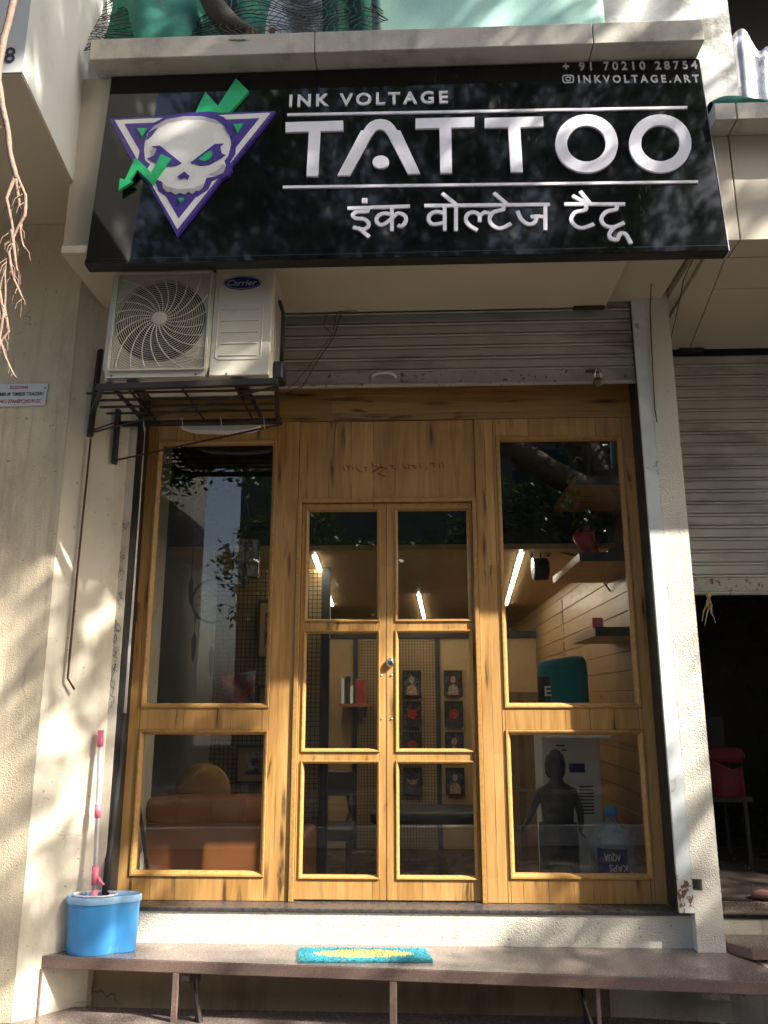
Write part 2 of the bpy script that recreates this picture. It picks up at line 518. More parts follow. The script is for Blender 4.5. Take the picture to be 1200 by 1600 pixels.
M['bark'] = pm('ficus_bark', (.20, .15, .11), .85, 0, .3, 9, None, (14, .7, .03))
M['root'] = pm('aerial_root', (.17, .11, .08), .75, 0, .25, 60, None, (90, .5, .004))
M['ground'] = pm('street_concrete', (.12, .105, .085), .9, 0, .2, 1.2, ((.07, .06, .045), .8, .5, .8), (60, .4, .004), spec=.08)
M['asphalt'] = pm('asphalt', (.05, .048, .045), .9, 0, .2, 3, None, (120, .5, .004), spec=.08)
M['net'] = pm('net_cord', (.035, .035, .028), .8)
M['green_cloth'] = pm('green_shade_cloth', (.012, .15, .11), .85, 0, .25, 30, None, (220, .6, .004))
M['teal_cloth'] = pm('pale_teal_sheet', (.44, .74, .66), .8, 0, .06, 90, None, (300, .3, .002))
M['foil'] = pm('silver_tarpaulin', (.62, .63, .70), .24, .85, .1, 10, None, (5, .3, .02))
M['red_ink_wood'] = pm('faint_red_ink', (.22, .03, .015), .6)

def black_gloss():
    t = NT('black_gloss_acrylic')
    dust = t.ramp(t.noise(60, 4, stretch=(1, 1, .12), rough=.7), .60, .78)
    zone = t.ramp(t.noise(1.7, 3), .56, .74)
    d = t.math('MULTIPLY', t.math('MULTIPLY', dust, zone), .5)
    speck = t.math('MULTIPLY', t.ramp(t.noise(240, 2), .74, .8), t.math('MULTIPLY', zone, .5))
    base = t.mix(t.math('ADD', d, speck), (.0045, .005, .006), (.20, .19, .17))
    t.set(Base_Color=base, Roughness=t.ramp(t.math('ADD', d, .0), 0, .5, .05, .5), Normal=t.bump(t.noise(1.6, 2, stretch=(1, 1, .45)), .06, .03))
    t.p.inputs['IOR'].default_value = 1.5
    return t.m
M['black_gloss'] = black_gloss()

def leaf_mat():
    t = NT('ficus_leaf')
    nz = t.noise(3, 0)
    base = t.mix(t.ramp(nz, .3, .7), (.016, .040, .010), (.04, .085, .018))
    t.set(Base_Color=base, Roughness=.35)
    tl = t.n('ShaderNodeBsdfTranslucent'); tl.inputs['Color'].default_value = (.10, .20, .03, 1)
    mx = t.n('ShaderNodeMixShader'); mx.inputs[0].default_value = .12
    t.l(t.p.outputs[0], mx.inputs[1]); t.l(tl.outputs[0], mx.inputs[2]); t.l(mx.outputs[0], t.out.inputs['Surface'])
    return t.m
M['leaf'] = leaf_mat()

# outlines of the sign's lettering and logo, in metres on the sign face (x right, z up)
SG = {
'purple_outer': [(0.03,0.819),(0.3,0.827),(0.413,0.843),(0.443,0.843),(0.519,0.846),(0.572,0.834),(0.84,0.837),(0.644,0.513),(0.65,0.499),(0.634,0.464),(0.602,0.443),(0.42,0.133),(0.254,0.436),(0.209,0.482)],
'white_band': [(0.057,0.809),(0.816,0.827),(0.418,0.167)],
'purple_inner': [(0.106,0.784),(0.763,0.795),(0.419,0.226)],
'purple_blob': [(0.193,0.545),(0.199,0.619),(0.198,0.72),(0.236,0.775),(0.308,0.821),(0.413,0.836),(0.511,0.84),(0.589,0.809),(0.639,0.742),(0.66,0.667),(0.66,0.584),(0.638,0.538),(0.647,0.508),(0.63,0.469),(0.595,0.45),(0.559,0.431),(0.545,0.383),(0.496,0.344),(0.425,0.332),(0.358,0.344),(0.311,0.382),(0.293,0.43),(0.252,0.458),(0.212,0.486)],
'skull': [(0.22,0.618),(0.219,0.664),(0.227,0.719),(0.256,0.764),(0.31,0.802),(0.399,0.819),(0.483,0.815),(0.553,0.791),(0.601,0.748),(0.627,0.696),(0.636,0.641),(0.627,0.576),(0.61,0.545),(0.62,0.514),(0.611,0.478),(0.576,0.457),(0.532,0.45),(0.526,0.423),(0.518,0.393),(0.505,0.374),(0.487,0.376),(0.473,0.359),(0.454,0.372),(0.437,0.356),(0.414,0.367),(0.393,0.355),(0.374,0.374),(0.352,0.373),(0.331,0.398),(0.324,0.434),(0.297,0.448),(0.272,0.48),(0.247,0.512),(0.258,0.536),(0.231,0.562)],
'grey1': [(0.234,0.719),(0.256,0.764),(0.31,0.802),(0.399,0.819),(0.483,0.815),(0.553,0.791),(0.601,0.748),(0.57,0.765),(0.484,0.794),(0.401,0.797),(0.319,0.779),(0.27,0.745)],
'grey2': [(0.538,0.467),(0.582,0.49),(0.604,0.527),(0.62,0.514),(0.611,0.478),(0.576,0.457)],
'grey3': [(0.251,0.612),(0.268,0.636),(0.285,0.625),(0.273,0.588),(0.26,0.572)],
'grey4': [(0.325,0.429),(0.345,0.407),(0.405,0.387),(0.478,0.39),(0.522,0.415),(0.518,0.393),(0.505,0.374),(0.487,0.376),(0.473,0.359),(0.454,0.372),(0.437,0.356),(0.414,0.367),(0.393,0.355),(0.374,0.374),(0.352,0.373),(0.331,0.398)],
'eye_l': [(0.257,0.641),(0.294,0.643),(0.408,0.537),(0.379,0.521),(0.342,0.521),(0.289,0.535),(0.241,0.569),(0.273,0.586),(0.282,0.625)],
'eye_r': [(0.451,0.537),(0.559,0.643),(0.6,0.644),(0.585,0.629),(0.596,0.586),(0.614,0.577),(0.591,0.558),(0.542,0.525),(0.498,0.519),(0.467,0.535)],
'iris': [(0.491,0.555),(0.522,0.589),(0.547,0.601),(0.552,0.574),(0.541,0.552),(0.52,0.54),(0.5,0.543)],
'nose': [(0.427,0.486),(0.451,0.461),(0.445,0.441),(0.429,0.455),(0.412,0.442),(0.397,0.46)],
'flare_l': [(0.225,0.68),(0.233,0.721),(0.274,0.751),(0.245,0.698)],
'flare_r': [(0.592,0.76),(0.631,0.714),(0.639,0.682),(0.614,0.713)],
'tri1': [(0.175,0.747),(0.222,0.745),(0.205,0.697)],
'tri2': [(0.642,0.754),(0.689,0.754),(0.662,0.704)],
'tri3': [(0.409,0.331),(0.438,0.332),(0.423,0.309)],
'bolt_top': [(0.447,0.84),(0.488,0.971),(0.556,0.879),(0.633,1.048),(0.701,0.967),(0.612,0.836)],
'bolt_low': [(0.127,0.383),(0.126,0.451),(0.15,0.441),(0.187,0.571),(0.272,0.478),(0.308,0.585),(0.358,0.558),(0.282,0.413),(0.204,0.498),(0.169,0.437),(0.19,0.433)],
'T1': [(0.889,0.774),(1.166,0.774),(1.168,0.715),(1.058,0.715),(1.054,0.452),(1.0,0.454),(1.003,0.715),(0.891,0.715)],
'A': [(1.144,0.452),(1.253,0.712),(1.265,0.712),(1.278,0.739),(1.296,0.76),(1.319,0.773),(1.344,0.777),(1.37,0.772),(1.393,0.757),(1.411,0.734),(1.424,0.707),(1.439,0.705),(1.531,0.452),(1.474,0.452),(1.379,0.684),(1.376,0.686),(1.368,0.702),(1.356,0.712),(1.342,0.717),(1.328,0.713),(1.316,0.704),(1.308,0.688),(1.302,0.681),(1.202,0.452)],
'Adot': [(1.386,0.523),(1.384,0.534),(1.379,0.545),(1.37,0.553),(1.359,0.559),(1.347,0.561),(1.335,0.559),(1.324,0.555),(1.316,0.547),(1.31,0.537),(1.308,0.525),(1.31,0.514),(1.316,0.504),(1.325,0.495),(1.335,0.49),(1.347,0.488),(1.359,0.489),(1.37,0.494),(1.379,0.502),(1.384,0.512)],
'T2': [(1.512,0.774),(1.792,0.773),(1.79,0.713),(1.681,0.714),(1.678,0.451),(1.624,0.452),(1.625,0.713),(1.511,0.714)],
'T3': [(1.84,0.765),(2.116,0.765),(2.114,0.706),(2.005,0.706),(2.004,0.446),(1.949,0.448),(1.948,0.706),(1.838,0.708)],
'O1o': [(2.452,0.594),(2.452,0.621),(2.449,0.647),(2.443,0.672),(2.433,0.695),(2.42,0.716),(2.404,0.734),(2.386,0.749),(2.365,0.76),(2.344,0.767),(2.321,0.77),(2.298,0.768),(2.275,0.763),(2.253,0.753),(2.232,0.74),(2.214,0.723),(2.197,0.703),(2.184,0.681),(2.174,0.656),(2.167,0.631),(2.163,0.604),(2.163,0.577),(2.167,0.551),(2.174,0.527),(2.184,0.504),(2.197,0.484),(2.213,0.467),(2.232,0.453),(2.252,0.442),(2.273,0.436),(2.295,0.433),(2.317,0.434),(2.34,0.44),(2.361,0.449),(2.381,0.462),(2.4,0.478),(2.416,0.497),(2.43,0.519),(2.44,0.542),(2.448,0.568)],
'O1i': [(2.396,0.595),(2.396,0.612),(2.394,0.628),(2.39,0.644),(2.384,0.658),(2.376,0.671),(2.366,0.682),(2.355,0.691),(2.342,0.698),(2.329,0.702),(2.315,0.704),(2.3,0.703),(2.286,0.7),(2.273,0.694),(2.26,0.686),(2.248,0.675),(2.238,0.663),(2.23,0.649),(2.224,0.634),(2.219,0.618),(2.217,0.602),(2.217,0.585),(2.219,0.569),(2.223,0.554),(2.23,0.539),(2.238,0.527),(2.248,0.516),(2.259,0.507),(2.271,0.501),(2.285,0.496),(2.299,0.495),(2.312,0.495),(2.326,0.499),(2.34,0.505),(2.352,0.513),(2.364,0.523),(2.374,0.535),(2.382,0.548),(2.389,0.563),(2.393,0.579)],
'O2o': [(2.787,0.582),(2.789,0.608),(2.787,0.635),(2.781,0.66),(2.772,0.683),(2.759,0.704),(2.744,0.722),(2.727,0.736),(2.707,0.747),(2.686,0.754),(2.663,0.757),(2.64,0.756),(2.618,0.751),(2.596,0.741),(2.575,0.728),(2.556,0.711),(2.54,0.691),(2.526,0.669),(2.515,0.645),(2.507,0.619),(2.503,0.592),(2.502,0.566),(2.505,0.54),(2.511,0.516),(2.521,0.493),(2.533,0.473),(2.548,0.456),(2.566,0.442),(2.585,0.432),(2.606,0.425),(2.628,0.422),(2.65,0.424),(2.672,0.429),(2.694,0.438),(2.714,0.451),(2.733,0.467),(2.749,0.486),(2.763,0.508),(2.774,0.531),(2.783,0.556)],
'O2i': [(2.735,0.586),(2.735,0.603),(2.734,0.619),(2.73,0.634),(2.725,0.648),(2.717,0.661),(2.707,0.672),(2.697,0.681),(2.684,0.688),(2.671,0.692),(2.657,0.694),(2.643,0.693),(2.629,0.69),(2.616,0.684),(2.603,0.676),(2.591,0.665),(2.581,0.653),(2.572,0.64),(2.565,0.625),(2.561,0.608),(2.558,0.592),(2.557,0.575),(2.559,0.559),(2.563,0.544),(2.569,0.53),(2.577,0.518),(2.586,0.507),(2.597,0.498),(2.609,0.492),(2.622,0.487),(2.635,0.486),(2.649,0.486),(2.663,0.49),(2.676,0.496),(2.689,0.503),(2.701,0.514),(2.711,0.525),(2.72,0.539),(2.727,0.554),(2.732,0.569)],
'line1': [(0.894,0.824),(2.794,0.798)],
'line2': [(0.891,0.398),(2.793,0.369)],
'ink_bl': [(0.901,0.874),(1.669,0.869),(0.898,0.945),(1.671,0.947)],
'phone': [(2.231,1.051),(2.873,1.035),(2.235,1.106),(2.879,1.083)],
'insta': [(2.299,0.971),(2.872,0.952),(2.303,1.018),(2.878,0.999)],
'icon': [(2.223,0.972),(2.279,1.021)],
'hindi': [[(1.195,0.27),(1.482,0.273)],[(1.547,0.274),(2.118,0.264)],[(2.182,0.264),(2.454,0.256)],[(1.287,0.27),(1.285,0.251),(1.236,0.248),(1.22,0.231),(1.234,0.214),(1.269,0.209),(1.292,0.189),(1.288,0.164),(1.263,0.153),(1.221,0.166)],[(1.244,0.162),(1.268,0.14),(1.296,0.112)],[(1.399,0.274),(1.399,0.139)],[(1.399,0.228),(1.369,0.237),(1.339,0.227),(1.328,0.199),(1.345,0.175),(1.369,0.181),(1.399,0.208)],[(1.399,0.211),(1.427,0.235),(1.456,0.223),(1.463,0.195),(1.444,0.165),(1.426,0.171)],[(1.64,0.271),(1.638,0.135)],[(1.64,0.229),(1.602,0.239),(1.573,0.225),(1.566,0.195),(1.586,0.171),(1.639,0.179)],[(1.692,0.273),(1.688,0.133)],[(1.63,0.34),(1.693,0.275)],[(1.784,0.134),(1.751,0.159),(1.734,0.192),(1.745,0.223),(1.773,0.231),(1.796,0.213),(1.796,0.179)],[(1.796,0.211),(1.82,0.229),(1.843,0.223)],[(1.905,0.266),(1.904,0.242),(1.859,0.228),(1.841,0.191),(1.855,0.156),(1.889,0.14),(1.937,0.165)],[(1.866,0.335),(1.926,0.268)],[(2.096,0.263),(2.088,0.124)],[(2.092,0.194),(2.059,0.2),(2.026,0.198)],[(1.969,0.231),(1.983,0.187),(2.011,0.159),(2.04,0.165),(2.055,0.195)],[(2.277,0.258),(2.275,0.23),(2.228,0.218),(2.207,0.181),(2.222,0.146),(2.255,0.133),(2.307,0.153)],[(2.222,0.31),(2.295,0.256)],[(2.258,0.333),(2.302,0.257)],[(2.415,0.254),(2.412,0.229),(2.366,0.216),(2.342,0.181),(2.353,0.145),(2.391,0.133),(2.441,0.156)],[(2.397,0.133),(2.372,0.103),(2.374,0.073),(2.403,0.067),(2.417,0.096),(2.442,0.093),(2.461,0.043)]],
'hdot': [(1.261,0.322),(1.287,0.321),(1.287,0.296),(1.261,0.297)],
}

# ------------------------------------------------------------------ the setting
MB().add([(-150, -150, 0), (150, -150, 0), (150, 150, 0), (-150, 150, 0)], [(0, 1, 2, 3)]).build('ground', M['ground'], kind='structure')
MB().add([(-150, -13, .004), (150, -13, .004), (150, -5.2, .004), (-150, -5.2, .004)], [(0, 1, 2, 3)]).build('road', M['asphalt'], kind='structure')

# left pillar: rough front face, splayed smooth side towards the shop
lp = thing('wall_pillar', (-2.3, -.3, 0), 'wide cream roughcast pillar left of the shopfront with a smooth splayed side', 'pillar')
MB().box(-3.2, -1.613, -.405, .6, 0, 3.996).build('roughcast_face', M['plaster'], lp)
MB().prism([(-1.611, -.405), (-1.611, .55), (-1.386, .55), (-1.386, -.180)], 0, 3.9, 'z').build('splayed_side', M['smooth_plaster'], lp)
# right pillar with the square socket left in the plaster
rp = thing('wall_pillar', (1.37, 0, .47), 'narrow white roughcast pillar between the wooden shopfront and the next shutter', 'pillar')
b = MB()
hx0, hx1, hz0, hz1 = 1.313, 1.355, .735, .785
b.box(1.312, 1.434, -.18, .5, hz1, 3.66)
b.box(1.312, 1.434, -.18, .5, .30, hz0)
b.box(hx1, 1.434, -.18, .5, hz0 + .0005, hz1 - .0005)
b.box(1.312, hx1 - .0005, -.10, .5, hz0 + .0005, hz1 - .0005)
b.build('pillar_body', M['plaster_white'], rp)

# plinth under the shopfront and the flared base behind the steps
pl = thing('plinth_wall', (0, 0, 0), 'low white roughcast plinth under the wooden shopfront', 'wall')
MB().prism([(-1.60, -.28), (-1.40, -.117), (.93, -.117), (.93, .3), (-1.60, .3)], 0, .437, 'z').build('stained_shaded_base', M['stained_shade_plaster'], pl, label='stained plaster behind the steps, darkened for the upper slab shade')
MB().prism([(.931, -.118), (1.305, -.118), (1.434, -.182), (1.57, -.33), (1.57, .3), (.931, .3)], 0, .437, 'z').build('flared_base', M['plaster_white'], pl)
MB().box(-1.397, 1.311, -.120, .25, .438, .619).build('plinth_body', M['plaster_white'], pl)
MB().box(-1.396, 1.245, -.127, .20, .6195, .6375).build('threshold_slab', M['threshold'], pl, bevel=.004)

# stone steps: slabs on little stone legs and iron brackets
def step(pts, z1, z0, label, legs):
    r = thing('stone_step', ((pts[0][0] + pts[1][0]) / 2, -.4, z0), label, 'step')
    sl = MB().prism(pts, z0, z1 - .0008, 'z').build('slab', M['granite_edge'], r, bevel=.003)
    ins = .0025
    c = (sum(p[0] for p in pts) / len(pts), sum(p[1] for p in pts) / len(pts))
    MB().prism([(p[0] + (c[0] - p[0]) * ins, p[1] + (c[1] - p[1]) * ins * 2) for p in pts], z1 - .0008, z1 + .0006, 'z').build('polished_top', M['granite'], sl)
    for x0, x1, y0, y1, za, zb in legs:
        MB().box(x0, x1, y0, y1, za, zb).build('leg', M['granite_edge'], r, bevel=.002)
    return r
up = step([(-1.395, -.122), (-1.575, -.328), (1.62, -.56), (1.44, -.185), (1.305, -.122)], .486, .438, 'upper brown stone step slab carrying the blue bucket and the doormat',
          [(-1.548, -1.530, -.335, -.315, .245, .4375), (-.95, -.925, -.375, -.355, .236, .4375), (-.03, .0, -.44, -.415, .236, .4375), (.80, .815, -.485, -.465, .236, .4375)])
step([(-1.50, -.215), (-1.72, -.36), (-1.72, -.62), (2.2, -.86), (2.2, -.4), (1.0, -.25)], .252, .207, 'lower brown stone step slab running along the bottom edge', [(-1.6, -1.55, -.55, -.5, .001, .1895), (.3, .36, -.66, -.6, .001, .1895), (1.9, 1.96, -.7, -.64, .001, .1895)])
for x, lab in ((-.88, 'black iron bracket under the upper step left of the doormat'), (.74, 'black iron bracket under the upper step with a rust streak behind it')):
    k = thing('iron_bracket', (x, -.2, .24), lab, 'bracket', 'brackets under the step')
    MB().box(x, x + .04, -.362, -.330, .395, .437).build('arm', M['rack'], k, bevel=.002)
    MB().prism([(-.372, .420), (-.372, .437), (-.34, .437), (-.335, .25), (-.36, .238)], x + .03, x + .036, 'x').build('web', M['rack'], k)
    MB().box(x - .03, x - .0005, -.372, -.365, .408, .4365).build('plate', M['rack'], k)
    MB().tube([(x + .015, -.35, .40), (x + .06, -.372, .242)], .012, 6).build('strut', M['rack'], k)

# ------------------------------------------------------------------ wooden shopfront
SX = thing('wooden_shopfront', (-.05, 0, .64), 'oak laminate shopfront with glazed side panels and a glazed double door', 'shopfront')
Z0, ZT = .638, 3.40
F0, F1 = -.004, .050
def piece(name, x0, x1, z0, z1, y0=F0, y1=F1, mat='wood', parent=SX, bev=.0018):
    g = .0006
    return MB().box(x0 + g, x1 - g, y0, y1, z0 + g, z1 - g).build(name, M[mat], parent, bevel=bev)
def beads(parent, x0, x1, z0, z1, w=.024, front=-.010, back=.028):
    """four mitred beads round an opening; x0.. are the glass edges"""
    C = [((x0 - w, z0 - w), (x1 + w, z0 - w), (x1, z0), (x0, z0)), ((x1 + w, z0 - w), (x1 + w, z1 + w), (x1, z1), (x1, z0)),
         ((x1 + w, z1 + w), (x0 - w, z1 + w), (x0, z1), (x1, z1)), ((x0 - w, z1 + w), (x0 - w, z0 - w), (x0, z0), (x0, z1))]
    for q in C:
        (a, b_, c_, d_) = q
        def lerp(p, r, t): return (p[0] + (r[0] - p[0]) * t, p[1] + (r[1] - p[1]) * t)
        prof = [(0, back), (0, front + .004), (.12, front), (.45, front + .001), (.75, front + .010), (1.0, front + .020), (1.0, back)]
        vs = []
        for t, y in prof:
            p = lerp(a, d_, t); vs.append((p[0], y, p[1]))
        for t, y in prof:
            p = lerp(b_, c_, t); vs.append((p[0], y, p[1]))
        n = len(prof)
        fs = [(i, (i + 1) % n, n + (i + 1) % n, n + i) for i in range(n)] + [tuple(range(n)), tuple(range(2 * n - 1, n - 1, -1))]
        MB().add(vs, fs).build('bead', M['bead'], parent)
def pane(x0, x1, z0, z1, parent, y=.020, w=.010):
    return MB().box(x0 - w, x1 + w, y, y + .005, z0 - w, z1 + w).build('pane', M['glass'], parent)

ZWT, ZWB, ZLT, ZLB = 2.903, 1.548, 1.396, .767
for (xa, x0, x1, xb) in ((-1.395, -1.266, -.666, -.523), (.511, .549, 1.169, 1.335)):
    w = .024
    piece('stile', xa, x0 - w, Z0, 3.026)
    piece('stile', x1 + w, xb, Z0, 3.026)
    piece('rail', x0 - w, x1 + w, ZWT + w, 3.026)
    piece('rail', x0 - w, x1 + w, ZLT + w, ZWB - w)
    piece('rail', x0 - w, x1 + w, Z0, ZLB - w)
    for za, zb in ((ZWB, ZWT), (ZLB, ZLT)):
        beads(pane(x0, x1, za, zb, SX), x0, x1, za, zb)
piece('head_rail', -1.395, 1.335, 3.027, ZT, -.006, .05, 'wood_h')
piece('transom_panel', -.522, .413, 2.598, 3.026, .004, .05)
piece('post', .414, .510, Z0, 3.026)
# door lining
for x0, x1 in ((-.522, -.498), (.391, .413)):
    piece('door_jamb', x0, x1, Z0, 2.596, -.014, .05, 'bead')
piece('door_head', -.498, .391, 2.572, 2.596, -.014, .05, 'bead')
# faint red brush marks on the transom
b = MB()
random.seed(3)
X = -.285
marks = [(-.285, -.283), (-.262, -.26), (-.24, -.24), (-.215, -.19), (-.17, -.168), (-.13, -.10), (-.09, -.06), (-.03, -.01), (.03, .05), (.06, .06), (.085, .10), (.12, .125), (.155, .15), (.19, .195), (.22, .225), (.24, .245)]
for i, (a, c) in enumerate(marks):
    z = 2.752 + random.uniform(-.012, .012)
    hgt = random.uniform(.018, .035)
    b.ribbon([(a, z + hgt), (a + .006, z + hgt * .4), (c + .004, z)], .004, .0022, .0032)
    if i % 3 == 1: b.ribbon([(a - .012, z + hgt), (a + .018, z + hgt * .95)], .0035, .0022, .0032)
b.ribbon([(-.13, 2.74), (-.09, 2.765), (-.05, 2.76), (-.10, 2.73), (-.06, 2.715)], .007, .0022, .0032)
b.build('faint_red_brush_marks', M['red_ink_wood'], SX)
# two glazed leaves
for side, (xh, xl, g0, g1) in enumerate(((-.496, -.059, -.462, -.106), (.389, -.055, .004, .362))):
    xa, xb = min(xh, xl), max(xh, xl)
    d0, d1 = .004, .044
    rows = [(.752, 1.258), (1.330, 1.892), (1.966, 2.530)]
    b = MB()
    w = .016
    b.box(xa, g0 - w, d0, d1, .646, 2.569); b.box(g1 + w, xb, d0, d1, .646, 2.569)
    b.box(g0 - w + .0004, g1 + w - .0004, d0 + .0006, d1, .646, rows[0][0] - w); b.box(g0 - w + .0004, g1 + w - .0004, d0 + .0006, d1, rows[2][1] + w, 2.569)
    leaf = b.build('door', M['wood'], SX, label='left leaf of the glazed double door' if side == 0 else 'right leaf of the glazed double door, with the round lock')
    for za, zb in ((rows[0][1], rows[1][0]), (rows[1][1], rows[2][0])):
        MB().box(g0 - w + .0004, g1 + w - .0004, d0 + .0006, d1, za + w, zb - w).build('rail', M['wood'], leaf, bevel=.001)
    for za, zb in rows:
        MB().box(g0 - .006, g1 + .006, .022, .027, za - .006, zb + .006).build('pane', M['glass'], leaf)
        beads(leaf, g0, g1, za, zb, w, -.002, .030)
    if side == 1:
        MB().lathe([(.0, -.016), (.012, -.016), (.017, -.012), (.0185, .0), (.0185, .004)], 20, (-.037, .002, 1.745), axis='y', sy=1.35).build('lock', M['chrome'], leaf, smooth=True)
        MB().box(-.041, -.033, -.0150, -.0135, 1.739, 1.751).build('keyhole', M['ink_black'], leaf)
    sx = -.082 if side == 0 else -.031
    for z in (1.683, 1.473):
        MB().lathe([(.0, -.004), (.004, -.003), (.005, .0), (.005, .005)], 10, (sx, .003, z), axis='y').build('screw', M['chrome'], leaf, smooth=True)

# ------------------------------------------------------------------ rolling shutters
def slat_profile(p):
    """(y,z) outline of one interlocking slat of pitch p"""
    f = [(0, 0), (-.009, .001), (-.012, .005), (-.011, .010), (-.004, .0125), (.005, .013), (.005, .0175), (-.003, .020), (-.005, .026), (-.005, p - .008), (-.003, p - .003), (0, p - .0008)]
    return f + [(y + .003, z) for y, z in reversed(f)]
def shutter(x0, x1, y, z0, ztop, p, label, rail_h=.085):
    r = thing('rolling_shutter', ((x0 + x1) / 2, y, z0), label, 'shutter')
    n = int((ztop - z0 - rail_h) / p)
    prof = slat_profile(p)
    first = None
    for i in range(n):
        z = z0 + rail_h + i * p
        if first is None:
            first = MB().prism([(y + a, z + c) for a, c in prof], x0, x1, 'x').build('slat', M['shutter'], r)
        else:
            o = first.copy(); col.objects.link(o); o.parent = r; o.location = (0, 0, i * p)
    rail = MB().prism([(y - .006, z0 + .024), (y - .010, z0 + rail_h - .002), (y + .01, z0 + rail_h - .002), (y + .01, z0 + .024)], x0, x1, 'x').build('bottom_rail', M['rust_rail'], r, label='pale steel bottom rail with rust spots')
    lip = []
    for k in range(9):
        w = math.pi * 2 * k / 9
        lip.append((y - .004 + .018 * math.cos(w), z0 + .012 + .0115 * math.sin(w)))
    MB().prism(lip, x0, x1, 'x').build('rail_lip', M['rust_rail'], rail)
    return r, rail
s1, rail1 = shutter(-1.36, 1.262, -.125, 3.165, 3.72, .0665, 'half raised grey steel roller shutter above the wooden shopfront')
MB().tube([(-.12, -.137, 3.215), (-.115, -.155, 3.225), (-.09, -.165, 3.232), (-.03, -.165, 3.232), (-.005, -.155, 3.225), (0, -.137, 3.215)], .007, 8).build('handle', M['white_pvc'], rail1, smooth=True)
for x0, x1, bottom, m, lab in ((-1.397, -1.345, .641, 'smooth_plaster', 'pale left shutter guide covered in scribbles'), (1.246, 1.3115, .645, 'guide', 'pale blue right shutter guide')):
    MB().box(x0, x1, -.1795, -.16, bottom if x0 < 0 else .80, 3.66).build('guide_rail', M[m], s1, label=lab)
    if x0 > 0:
        MB().box(x0 + .0005, x1 - .0005, -.1800, -.1600, bottom, .7995).build('guide_foot', M['rust_guide'], s1, label='rusty flaking foot of the right guide')
        MB().box(x0, x0 + .004, -.1595, -.01, .645, 3.66).build('guide_web', M['black'], s1)
    else:
        MB().box(x1 + .0003, x1 + .004, -.175, -.01, bottom, 3.66).build('guide_web', M['black'], s1)
# scribbles of blue and red pen on the left guide
b = MB(); random.seed(11)
for zc in (2.42, 2.28, 2.18, 2.05, 1.92, 1.83, 1.77, 1.70, 1.62, 1.55):
    for k in range(4):
        z = zc + random.uniform(-.03, .03); x = -1.372 + random.uniform(-.014, .012)
        pts = [(x + random.uniform(-.012, .012), z + .008 * q + random.uniform(-.01, .01)) for q in range(-2, 4)]
        b.ribbon(pts, .0016, -.1803, -.1796)
b.build('pen_scribbles', pm('blue_pen', (.03, .035, .09), .6), s1)
pk = thing('padlock', (1.05, -.16, 3.17), 'steel padlock hanging from the shutter bottom rail near the right pillar', 'padlock')
MB().lathe([(.0, -.166), (.022, -.166), (.026, -.160), (.026, -.148), (.022, -.142), (0, -.142)], 18, (1.05, 0, 3.165), axis='y').build('body', pm('old_brass', (.16, .13, .09), .4, .7), pk, smooth=True)
MB().tube([(1.036, -.154, 3.188), (1.034, -.154, 3.215), (1.042, -.154, 3.232), (1.058, -.154, 3.232), (1.066, -.154, 3.215), (1.064, -.154, 3.188)], .0045, 8).build('shackle', M['chrome'], pk, smooth=True)
MB().box(.99, 1.07, -.150, -.137, 3.225, 3.238).build('hasp', M['rust'], pk, bevel=.002)
s2, rail2 = shutter(1.436, 4.6, .45, 2.130, 3.60, .0705, 'half open grey steel roller shutter of the shop on the right', .10)
MB().box(1.436, 4.6, .49, .51, 3.56, 4.0).build('housing', M['ac_dark'], s2)
# rag tied to the second shutter
rg = thing('rag', (1.72, .42, 1.9), 'frayed yellow cloth strip tied to the rusty rail of the right shutter', 'rag')
MB().lathe([(.0, -.012), (.012, -.008), (.015, .0), (.011, .01), (0, .014)], 10, (1.72, .425, 2.125)).build('knot', pm('faded_yellow', (.40, .34, .10), .9), rg, smooth=True)
random.seed(5)
for k in range(5):
    p = [(1.72, .422, 2.12)]; x = 1.72
    dx = random.uniform(-.012, .012); L = random.uniform(.07, .17)
    for i in range(1, 6):
        p.append((x + dx * i + random.uniform(-.006, .006), 0.420 + random.uniform(-.008, .008), 2.12 - L * i / 5))
    MB().tube(p, [.005, .005, .0045, .004, .003, .002], 5).build('strand', pm('old_cotton', (.30, .26, .15), .95) if k == 0 else bpy.data.materials['old_cotton'], rg)

# ------------------------------------------------------------------ canopy, soffits, ledge
cp = thing('shop_canopy', (0, -.5, 3.5), 'cream boxed canopy over the shopfront carrying the black sign', 'canopy')
MB().box(-1.52, 1.10, -.835, -.212, 3.560, 3.60).build('soffit_panel', M['soffit'], cp, bevel=.002)
MB().box(1.103, 1.40, -.80, -.155, 3.620, 3.66).build('side_soffit', M['cladding'], cp)
MB().box(-1.56, 1.43, -.735, .4, 3.665, 4.589).build('core', M['cladding'], cp)
for a, c_ in ((-1.466, -.37), (-.366, .96), (.964, 1.482)):
    MB().box(a, c_, -.857, .3, 4.592, 4.710).build('ledge_stone', M['ledge'], cp, bevel=.004)
MB().box(.93, 1.09, -.235, -.205, 3.545, 3.560).build('hinge', M['rack'], cp, bevel=.002)
MB().box(1.33, 1.37, -.185, -.155, 3.610, 3.655).build('spacer', M['cladding'], cp)
lc = thing('neighbour_canopy', (-2.3, -.9, 4.0), 'deep cream canopy box at the top left corner with a painted number', 'canopy')
MB().prism([(-3.4, -1.43), (-1.455, -1.43), (-1.588, -.39), (-3.4, -.39)], 4.004, 5.6, 'z').build('box_body', pm('pale_grey_cladding', (.50, .52, .50), .5, 0, .06, 2, ((.3, .28, .24), 3, .62, .9)), lc)
MB().prism([(-3.4, -1.425), (-1.46, -1.425), (-1.592, -.395), (-3.4, -.395)], 3.998, 4.0035, 'z').build('soffit_panel', M['soffit'], lc)
text_mb('8', -1.535, 4.05, -1.492, .075, -1.4325, -1.4305, bold=.01).build('painted_number', M['ink_black'], lc)
